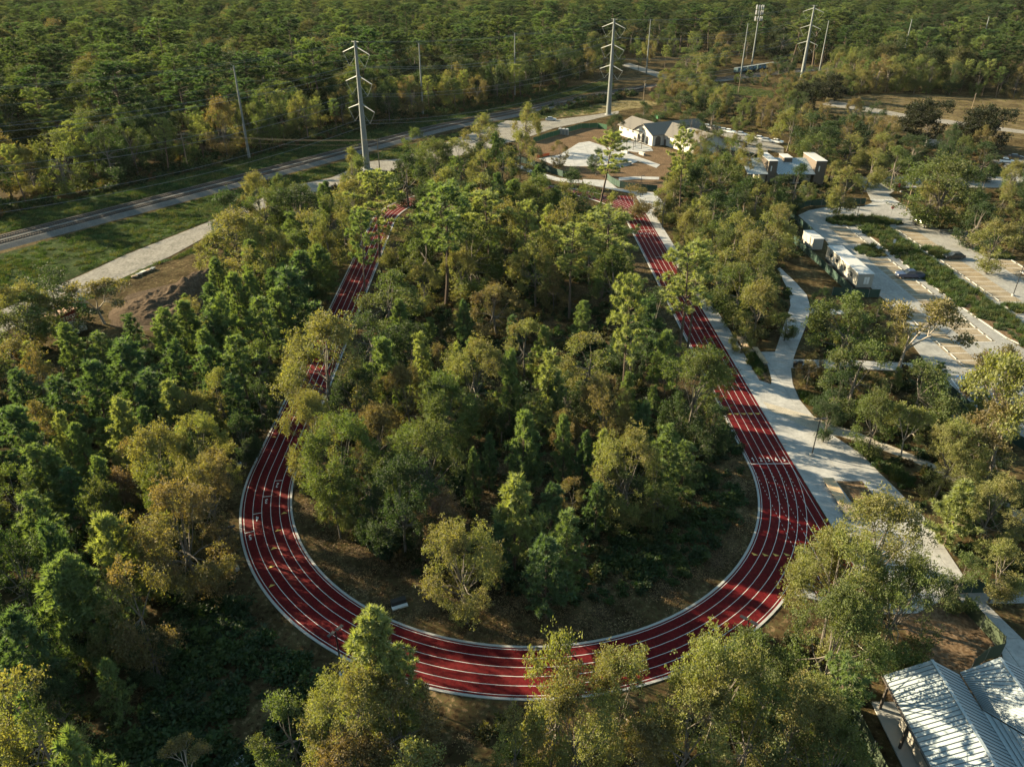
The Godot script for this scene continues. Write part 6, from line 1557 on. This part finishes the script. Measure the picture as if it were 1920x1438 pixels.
func fences() -> void:
	fence(line_of("fence_road"), 2.0, "screen_green", "screened_fence", "bright green screened fence between service road and clubhouse yard")
	fence(line_of("fence_loop"), 2.0, "screen_dark", "screened_fence", "dark green screened fence curving along the loop path")
	fence(line_of("fence_start"), 2.0, "screen_dark", "screened_fence", "dark green screened fence behind the sprint start")
	fence([Vector3(47.4, 0, -59.5), Vector3(58, 0, -59.9), Vector3(66, 0, -60.2)], 2.0, "screen_dark", "screened_fence", "dark screened fence along the pavement above the bare pen")
	fence([Vector3(47.9, 0, -57.4), Vector3(48.9, 0, -51.9), Vector3(48.4, 0, -51.1), Vector3(46.6, 0, -50.6), Vector3(44.4, 0, -49.2)], 1.9, "screen_pale", "screened_fence", "olive screened fence round the bare pen corner")
	fence([Vector3(30.9, 0, -45.5), Vector3(31.2, 0, -38), Vector3(31.4, 0, -32)], 1.9, "screen_pale", "screened_fence", "olive screened fence in the trees outside the pavilion")
	fence([Vector3(69.3, 0, -102.5), Vector3(69.7, 0, -95.0), Vector3(73, 0, -84)], 1.8, "screen_dark", "screened_fence", "dark screened fence below the accessible parking bays")
	fence([Vector3(66, 0, -143), Vector3(73, 0, -141.8), Vector3(75.2, 0, -141.8)], 1.8, "screen_dark", "screened_fence", "dark screened fence at the end of the office trailer")
	fence([Vector3(68.9, 0, -176), Vector3(69.6, 0, -160), Vector3(69.8, 0, -150), Vector3(69.9, 0, -143.2)], 1.8, "screen_dark", "screened_fence", "dark screened fence beside the beige office trailer")
	fence([Vector3(75.4, 0, -182), Vector3(74.4, 0, -196), Vector3(77.0, 0, -202), Vector3(84, 0, -207.5), Vector3(100, 0, -209)], 1.8, "screen_dark", "screened_fence", "dark screened fence hugging the parking lot turn")
	# thin rope on stakes across the pen edge
	var net := thing("safety_net", "strip of orange safety netting on stakes by the clubhouse yard", "netting", Vector3.ZERO)
	var pts := line_of("netting")
	for i in pts.size() - 1:
		var a: Vector3 = pts[i]
		var b: Vector3 = pts[i + 1]
		var d := (b - a).normalized()
		part("net", Shape.new().box((a + b) / 2 + Vector3(0, 0.45, 0), Vector3(a.distance_to(b), 0.85, 0.03), atan2(-d.z, d.x)), M.orange_net, net)
		part("stake", Shape.new().tube(a, a + Vector3(0, 1.05, 0), 0.03, 0.03, 5), M.old_wood, net)
	# kerb of the pen
	var edge := thing("timber_edging", "thin pale edging curving round the bare pen", "edging")
	var ep := [Vector3(33.5, 0.1, -56.4), Vector3(34.8, 0.1, -52.5), Vector3(36.6, 0.1, -49.6), Vector3(38.3, 0.1, -47.6)]
	for i in 3: part("board", Shape.new().tube(ep[i], ep[i + 1], 0.07, 0.07, 5), M.stone_slab, edge)

# ---------------------------------------------------------------- yard
func mound() -> void:
	var s := Shape.new()
	var n := FastNoiseLite.new()
	n.seed = 31
	n.frequency = 0.16
	var c := Vector3(-63.5, 0, -139.5)
	var g := 60
	var pts := []
	for i in g + 1:
		for j in g + 1:
			var u := (i / float(g) - 0.5) * 2.0
			var v := (j / float(g) - 0.5) * 2.0
			var r := sqrt(u * u + v * v)
			var edge := clampf((1.0 - r) * 2.2, 0, 1)
			var h := 4.4 * pow(maxf(0, 1.0 - r), 0.9) + 3.6 * exp(-(pow(u - 0.3, 2.0) * 7.0 + pow(v + 0.05, 2.0) * 12.0)) * edge
			var x := u * 16.5
			var z := v * 10.0
			h += (n.get_noise_2d(x, z) * 1.0 + absf(n.get_noise_2d(x * 2.2 + 50, z * 2.2)) * 1.0 - 0.3) * edge
			pts.append(Vector3(x, h - 0.02, z))
	for i in g:
		for j in g:
			var a: Vector3 = pts[i * (g + 1) + j]
			var b: Vector3 = pts[(i + 1) * (g + 1) + j]
			var d: Vector3 = pts[(i + 1) * (g + 1) + j + 1]
			var e: Vector3 = pts[i * (g + 1) + j + 1]
			s.quad(a, b, d, e)
	tag(part("dirt_mound", s, M.mound_soil, self, c, deg_to_rad(24)), "large brown mound of bare soil beside the service road", "mound")

func lettering(text: String, tall: float, parent: Node, xf: Transform3D, m: String) -> void:
	var t := TextMesh.new()
	var f := SystemFont.new()
	f.font_names = PackedStringArray(["Droid Sans"])
	f.font_weight = 700
	t.font = f
	t.text = text
	t.font_size = 64
	t.pixel_size = tall / 46.0
	t.depth = 0.02
	var o := part("lettering", t, M[m], parent)
	o.transform = xf

func yard_things() -> void:
	mound()
	# red storage container
	var t := thing("storage_container", "dark red storage container with white lettering beside stacked slabs", "container", Vector3(-84.9, 0, -128.6), atan2(0.91, 0.42))
	part("body", Shape.new().box(Vector3(0, 1.32, 0), Vector3(5.4, 2.5, 2.3)), M.container_red, t)
	part("roof", Shape.new().box(Vector3(0, 2.6, 0), Vector3(5.44, 0.08, 2.34)), M.container_top, t)
	part("base_frame", Shape.new().box(Vector3(0, 0.06, 0), Vector3(5.2, 0.14, 2.1)), M.dark_trim, t)
	for i in 22: part("rib", Shape.new().box(Vector3(-2.6 + i * 0.248, 1.35, 1.16), Vector3(0.1, 2.2, 0.03)), M.container_red, t)
	part("door", Shape.new().box(Vector3(2.71, 1.32, 0.0), Vector3(0.06, 2.3, 2.1)), M.container_red, t)
	lettering("SITEBOX", 0.78, t, Transform3D(Basis.IDENTITY, Vector3(-0.1, 1.55, 1.2)), "paint_white")
	lettering("S T O R A G E", 0.36, t, Transform3D(Basis.IDENTITY, Vector3(0.1, 0.75, 1.2)), "paint_white")
	for i in spots("slabs"):
		var s := thing("stone_slab", "pale stone slab lying by the red container", "slab", spot("slabs", i), 0.35 + 0.1 * i, "stone slabs by the red container")
		for k in 2: part("slab", Shape.new().box(Vector3(rng.randf_range(-0.1, 0.1), 0.2 + k * 0.34, 0), Vector3(2.1, 0.3, 1.3), rng.randf_range(-0.06, 0.06), 0.04), M.stone_slab, s)
	for i in spots("pallets"):
		var s := thing("pallet_stack", "small stack of grey boards lying in grass above the mound", "pallets", spot("pallets", i), 0.5 + 0.2 * i, "board stacks in the grass by the mound")
		for k in 3: part("board", Shape.new().box(Vector3(0, 0.1 + k * 0.16, (k - 1) * 0.1), Vector3(1.3, 0.12, 0.9), 0.1 * k), M[["galvanised", "stone_slab", "old_wood"][(i + k) % 3]], s)
	var tank := thing("green_tank", "green plastic tank half hidden behind the red container", "tank", spot("tank"))
	part("body", Shape.new().tube(Vector3(0, 0, 0), Vector3(0, 1.7, 0), 1.1, 1.1, 14), M.green_plastic, tank)
	part("dome", Shape.new().tube(Vector3(0, 1.7, 0), Vector3(0, 2.1, 0), 1.1, 0.35, 14), M.green_plastic, tank)
	part("lid", Shape.new().tube(Vector3(0, 2.1, 0), Vector3(0, 2.25, 0), 0.38, 0.38, 10), M.rubber, tank)
	for i in 3:
		var o := thing("portable_toilet", "white portable toilet in a row inside the green fence", "toilet", spot("toilets") + Vector3(i * 1.35, 0, 0.6 * i), -0.3, "portable toilets inside the green fence")
		part("cabin", Shape.new().box(Vector3(0, 1.15, 0), Vector3(1.15, 2.2, 1.15)), M.trailer_wall, o)
		part("roof", Shape.new().box(Vector3(0, 2.32, 0), Vector3(1.2, 0.18, 1.2), 0, 0.14), M.trailer_roof, o)
		part("door", Shape.new().box(Vector3(0, 1.1, 0.59), Vector3(0.7, 1.9, 0.04)), M.galvanised, o)
	var skip := thing("green_dumpster", "green dumpster behind the clubhouse roofs", "dumpster", spot("dumpster"), 0.4)
	part("body", Shape.new().slab([Vector2(-1.3, 0.15), Vector2(1.3, 0.15), Vector2(1.6, 1.9), Vector2(-1.6, 1.7)], 3.6), M.green_plastic, skip)
	part("lid", Shape.new().box(Vector3(0, 1.95, 0), Vector3(3.7, 0.1, 3.2)), M.rubber, skip)
	# wooden benches beside the straight
	for k in [["long timber bench beside the sprint straight above the planter", Vector3(41.6, 0, -119.4), 1.35, 6.2], ["short timber bench on a concrete block beside the plaza planter", Vector3(43.1, 0, -115.2), 0.95, 6.0], ["long timber bench beside the square brown planting bed", Vector3(41.9, 0, -75.6), 1.5, 8.4], ["timber bench by the sprint start with open slats", Vector3(39.6, 0, -199.6), 1.5, 6.0]]:
		var b := thing("timber_bench", k[0], "bench", k[1], 0.02, "timber benches beside the sprint straight")
		var w: float = k[2]
		var ln: float = k[3]
		for i in 6: part("slat", Shape.new().box(Vector3((i - 2.5) * w / 6.0, 0.5, 0), Vector3(w / 6.0 - 0.025, 0.07, ln)), M.bench_wood, b)
		for z in [-ln * 0.42, -ln * 0.14, ln * 0.14, ln * 0.42]: part("support", Shape.new().box(Vector3(0, 0.23, z), Vector3(w * 0.85, 0.46, 0.3)), M.kerb, b)
	struct("planting_bed", Shape.new().prism(PackedVector2Array([Vector2(43.0, -79.7), Vector2(46.4, -79.7), Vector2(47.0, -73.6), Vector2(43.4, -73.0)]), 0.0, 0.075), M.bare_soil)
	struct("planting_bed", Shape.new().prism(PackedVector2Array([Vector2(40.8, -115.6), Vector2(42.4, -115.9), Vector2(42.2, -105.9), Vector2(40.7, -107.0)]), 0.0, 0.09), M.bare_soil)
	for i in 2:
		var c := thing("waste_bin", "black round waste bin at the mouth of the cross path", "bin", spot("bins", i), 0, "waste bins at the cross path")
		part("drum", Shape.new().tube(Vector3(0, 0.04, 0), Vector3(0, 0.95, 0), 0.36, 0.4, 12), M.black_metal, c)
		part("lid", Shape.new().tube(Vector3(0, 0.95, 0), Vector3(0, 1.08, 0), 0.42, 0.3, 12), M.black_metal, c)
	for i in 3:
		var c := thing("electrical_cabinet", ["tan electrical cabinet on a pale pad below the parking wall", "brown electrical cabinet beside a black meter board", "small pale utility box lying in the brush"][i], "cabinet", spot("cabinet", i), 0.5)
		part("body", Shape.new().box(Vector3(0, [0.85, 0.8, 0.3][i], 0), [Vector3(1.1, 1.6, 1.0), Vector3(0.9, 1.5, 0.5), Vector3(1.2, 0.5, 0.7)][i], 0, 0.02), M[["container_top", "brown_cladding", "kerb"][i]], c)
		part("pad", Shape.new().box(Vector3(0.3, 0.05, 0.5), Vector3(2.2, 0.1, 2.4)), M.kerb, c)
		part("cap", Shape.new().box(Vector3(0, [1.68, 1.58, 0.58][i], 0), [Vector3(1.2, 0.08, 1.1), Vector3(1.0, 0.08, 0.6), Vector3(1.25, 0.06, 0.75)][i]), M.kerb, c)
	var k := thing("equipment_box", "black equipment box with white base on the dry infield edge", "box", spot("bench_box"), 0.4)
	part("base", Shape.new().box(Vector3(0, 0.1, 0.35), Vector3(1.7, 0.2, 0.5)), M.paint_white, k)
	part("lid", Shape.new().box(Vector3(0, 0.35, -0.1), Vector3(1.6, 0.7, 0.6)), M.rubber, k)
	var debris := thing("white_crate", "white crate lying in the dark brush below the track", "crate", spot("trash"), 0.7)
	part("box", Shape.new().box(Vector3(0, 0.2, 0), Vector3(0.9, 0.4, 0.6), 0, 0.04), M.trailer_roof, debris)
	part("rim", Shape.new().box(Vector3(0, 0.42, 0), Vector3(0.96, 0.06, 0.66)), M.paint_white, debris)
	# signs
	for i in 4:
		var s := thing("road_sign", ["round red no-entry sign on the grassy road island", "red and white no-entry sign on the head island", "white notice sign standing in the planted median", "white notice sign at the edge of the right-side bays"][i].replace("right-side", "outer"), "sign", spot("signs", i), 0.1)
		part("post", Shape.new().tube(Vector3.ZERO, Vector3(0, 2.5, 0), 0.035, 0.035, 6), M.galvanised, s)
		if i < 2:
			part("disc", Shape.new().tube(Vector3(0, 2.3, 0.04), Vector3(0, 2.3, 0.07), 0.48, 0.48, 20), M.sign_red, s)
			part("bar", Shape.new().box(Vector3(0, 2.3, 0.085), Vector3(0.68, 0.17, 0.02)), M.paint_white, s)
		else:
			part("board", Shape.new().box(Vector3(0, 2.0, 0.05), Vector3(0.6, 0.95, 0.03)), M.paint_white, s)

# ---------------------------------------------------------------- lamps
func lamp(at: Vector3, label: String, group: String, tall: float, heads: int, turn: float) -> void:
	var t := thing("lamp_post", label, "lamp post", at, turn, group)
	part("footing", Shape.new().tube(Vector3(0, -0.1, 0), Vector3(0, 0.42, 0), 0.34, 0.32, 14), M.kerb, t)
	part("pole", Shape.new().tube(Vector3(0, 0.4, 0), Vector3(0, tall, 0), 0.085, 0.06, 8), M.black_metal, t)
	for s in ([-1.0, 1.0] if heads == 2 else [1.0]):
		var h := part("lamp_head", Shape.new().box(Vector3(s * 0.5, tall + 0.03, 0), Vector3(0.75, 0.09, 0.34)), M.black_metal, t)
		part("lens", Shape.new().box(Vector3(s * 0.55, tall - 0.03, 0), Vector3(0.5, 0.03, 0.26)), M.lamp_lens, h)

func lamps() -> void:
	var words := ["black lamp post outside the lane-number bend", "black lamp post outside the yellow triangle marks", "black lamp post beside the far end of the home woods straight", "black lamp post under the olive tree on the curve", "black twin-head lamp post standing on the concrete plaza", "black lamp post behind the sprint start", "black lamp post before the bright pine on the bend", "black lamp post on the outer edge of the near bend", "black lamp post by the sprint start bench", "black lamp post among bushes beside the concrete strip"]
	for i in spots("track_lamps"):
		lamp(spot("track_lamps", i), words[i], "lamp posts round the track", 6.1, 2 if i in [4, 6, 7] else 1, [0.3, 0.3, 0.2, 0.2, 0.1, 0.0, 0.9, -0.7, 0.0, PI][i])
	var lot := ["black lamp post by the no-entry island", "black lamp post on the planted head island", "black lamp post behind the outer bays", "black lamp post along the entry road", "black lamp post at the far parking row"]
	for i in spots("lot_lamps"):
		lamp(spot("lot_lamps", i), lot[i], "lamp posts of the parking lots", 6.6, 1, 0.0)

# ---------------------------------------------------------------- cars
func car(at: Vector3, turn: float, paint: String, label: String, style := 0, group := "") -> void:
	var t := thing(["parked_car", "pickup_truck", "box_truck"][style], label, ["car", "pickup", "truck"][style], at, turn, group)
	var m: Material = M[paint]
	if style == 0:
		part("body", Shape.new().slab([Vector2(-2.3, 0.32), Vector2(2.25, 0.32), Vector2(2.32, 0.55), Vector2(2.22, 0.8), Vector2(1.2, 0.98), Vector2(-1.95, 1.02), Vector2(-2.28, 0.88), Vector2(-2.34, 0.5)], 1.84, 0.06), m, t)
		part("glasshouse", Shape.new().slab([Vector2(-1.95, 0.98), Vector2(1.15, 0.96), Vector2(0.35, 1.42), Vector2(-1.35, 1.45)], 1.7, 0.2), M.window_glass, t)
		part("roof", Shape.new().slab([Vector2(-1.42, 1.43), Vector2(0.38, 1.41), Vector2(0.25, 1.49), Vector2(-1.3, 1.5)], 1.34, 0.06), m, t)
	elif style == 1:
		part("body", Shape.new().slab([Vector2(-2.8, 0.45), Vector2(2.75, 0.45), Vector2(2.82, 0.75), Vector2(2.72, 1.05), Vector2(1.35, 1.18), Vector2(-2.8, 1.15)], 1.95, 0.04), m, t)
		part("cab", Shape.new().slab([Vector2(-0.9, 1.1), Vector2(1.3, 1.12), Vector2(0.6, 1.78), Vector2(-0.75, 1.82)], 1.8, 0.18), M.window_glass, t)
		part("roof", Shape.new().slab([Vector2(-0.82, 1.8), Vector2(0.66, 1.76), Vector2(0.5, 1.86), Vector2(-0.7, 1.88)], 1.45, 0.05), m, t)
		part("cargo_bed", Shape.new().box(Vector3(0, 1.17, -1.85), Vector3(1.55, 0.06, 1.75)), M.rubber, t)
	else:
		part("cargo_box", Shape.new().box(Vector3(0, 1.9, -1.3), Vector3(2.3, 2.6, 4.8), 0, 0.05), M.trailer_roof, t)
		part("cab", Shape.new().slab([Vector2(1.15, 0.5), Vector2(3.2, 0.5), Vector2(3.25, 1.2), Vector2(2.3, 1.4), Vector2(1.9, 2.15), Vector2(1.15, 2.2)], 2.0, 0.1), m, t)
		part("windscreen", Shape.new().slab([Vector2(2.33, 1.4), Vector2(2.36, 1.42), Vector2(1.97, 2.08), Vector2(1.93, 2.06)], 1.7), M.window_glass, t)
	var ax: float = [1.42, 1.75, 2.3][style]
	for x in [-0.8, 0.8]:
		for z in [-ax, ax]:
			var w := part("wheel", Shape.new().tube(Vector3(x - 0.12, 0.34, z), Vector3(x + 0.12, 0.34, z), 0.34, 0.34, 12), M.rubber, t)
			part("rim", Shape.new().tube(Vector3(x + (0.1 if x > 0 else -0.1), 0.34, z), Vector3(x + (0.14 if x > 0 else -0.14), 0.34, z), 0.2, 0.19, 10), M.galvanised, w)
	var nose: float = [2.28, 2.78, 3.24][style]
	for x in [-0.66, 0.66]:
		part("headlight", Shape.new().box(Vector3(x, [0.68, 0.85, 0.9][style], nose), Vector3(0.36, 0.16, 0.1)), M.lamp_lens, t)
		part("tail_light", Shape.new().box(Vector3(x, [0.8, 0.95, 0.8][style], [-2.31, -2.8, -3.7][style]), Vector3(0.3, 0.18, 0.08)), M.tail_red, t)

func parking() -> void:
	# tan bays, painted lines and wheel stops
	var rows := [[82.0, 87.2, -188.6, 5, 1], [82.4, 87.6, -165.2, 16, 1], [98.3, 103.3, -188.2, 6, -1], [98.3, 103.3, -164.2, 9, -1], [110.4, 115.5, -186.0, 5, 1], [110.4, 115.5, -164.0, 8, 1], [76.4, 80.2, -136.0, 9, -1]]
	for r in rows:
		var n: int = r[3]
		var deep := 2.75
		var z1: float = r[2] + n * deep
		struct("parking_bays", Shape.new().prism(PackedVector2Array([Vector2(r[0], r[2]), Vector2(r[1], r[2]), Vector2(r[1], z1), Vector2(r[0], z1)]), 0.0, 0.062), M.paver_tan)
		var marks := thing("bay_lines", "", "marking")
		for i in n + 1:
			part("bay_line", stripe(Vector2(r[0], r[2] + i * deep), Vector2(r[1], r[2] + i * deep), 0.12, 0.068), M.paint_white, marks)
		marks.remove_meta("label"); marks.remove_meta("category")
		marks.set_meta("kind", "structure")
		marks.name = numbered("road_markings")
		for i in n:
			var x: float = r[1] - 0.5 if r[4] > 0 else r[0] + 0.5
			tag(part("wheel_stop", Shape.new().box(Vector3(0, 0.06, 0), Vector3(0.16, 0.13, 1.9), 0, 0.03), M.kerb, self, Vector3(x, 0.062, r[2] + (i + 0.5) * deep)), "white concrete wheel stop at the head of a tan bay", "wheel stop", "wheel stops in the parking bays")
	# accessible bays, hatched aisle
	var acc := Node3D.new()
	acc.name = numbered("road_markings")
	acc.set_meta("kind", "structure")
	add_child(acc)
	for i in 7: part("hatch_stripe", stripe(Vector2(71.0 + i * 0.75, -107.6), Vector2(70.4 + i * 0.75, -103.6), 0.2, 0.07), M.paint_white, acc)
	for z in [-103.2, -99.0, -95.8]: part("bay_line", stripe(Vector2(70.2, z), Vector2(76.2, z), 0.14, 0.07), M.paint_white, acc)
	part("blue_square", flat_quad(Vector2(75.0, -102.2), Vector2(76.6, -102.2), Vector2(76.6, -100.6), Vector2(75.0, -100.6), 0.072), M.paint_blue, acc)
	part("blue_square", flat_quad(Vector2(73.8, -108.6), Vector2(75.2, -108.6), Vector2(75.2, -107.3), Vector2(73.8, -107.3), 0.072), M.paint_blue, acc)
	for i in 6: part("crossing_bar", stripe(Vector2(103.6 + i * 1.1, -214.0), Vector2(105.2 + i * 1.1, -211.0), 0.35, 0.068), M.paint_white, acc)
	part("give_way_line", stripe(Vector2(99.5, -207.8), Vector2(107.5, -210.6), 0.3, 0.068), M.paint_white, acc)
	var look := [["car_paint_2", 1.9, "grey car parked on the edge of the dry field"], ["car_paint_0", 0, ""], ["car_paint_6", 0, ""], ["car_paint_1", 0, ""], ["car_paint_0", 0, ""], ["car_paint_2", 0, ""], ["car_paint_5", 0, ""], ["car_paint_5", 0, ""], ["car_paint_3", 0, ""], ["car_paint_6", 0, ""], ["car_paint_2", 0, ""], ["car_paint_1", 0, ""], ["car_paint_2", 0, ""], ["car_paint_6", 0, ""]]
	var tint := {"car_paint_0": "black", "car_paint_1": "silver", "car_paint_2": "grey", "car_paint_5": "blue-grey", "car_paint_6": "white", "car_paint_3": "navy"}
	for i in 14:
		if i == 0:
			car(spot("cars", 0), 1.45, "car_paint_2", look[0][2])
		elif i in [6, 7, 8]:
			car(spot("cars", i), 1.05, look[i][0], "%s car in the row beside the clubhouse wall" % tint[look[i][0]], 0, "cars parked at the clubhouse")
		else:
			car(spot("cars", i), 0.95, look[i][0], "%s car parked nose-in under the clubhouse lot trees" % tint[look[i][0]], 0, "cars parked at the clubhouse")
	car(spot("cars", 14) + Vector3(0, 0.05, 0), 0.35, "car_paint_4", "dark bronze car driving down the parking lane")
	car(spot("cars", 15) + Vector3(0, 0.06, 0), -1.5, "car_paint_0", "black car parked in a tan bay beside the shrub island")
	car(spot("cars", 16) + Vector3(2.0, 0.06, 0), -1.4, "car_paint_0", "black car in the outer tan bays")
	car(spot("cars", 17) + Vector3(0.6, 0.06, 0), -1.62, "car_paint_3", "dark blue pickup parked across the trailer from tan bays", 1)
	car(spot("cars", 18), 1.2, "car_paint_0", "dark car at the edge of the pale far lot")
	car(spot("cars", 19), 1.2, "car_paint_6", "white car under the dark trees of the far lot")
	car(spot("white_truck"), 1.3, "car_paint_6", "white box truck parked behind the big round trees", 2)
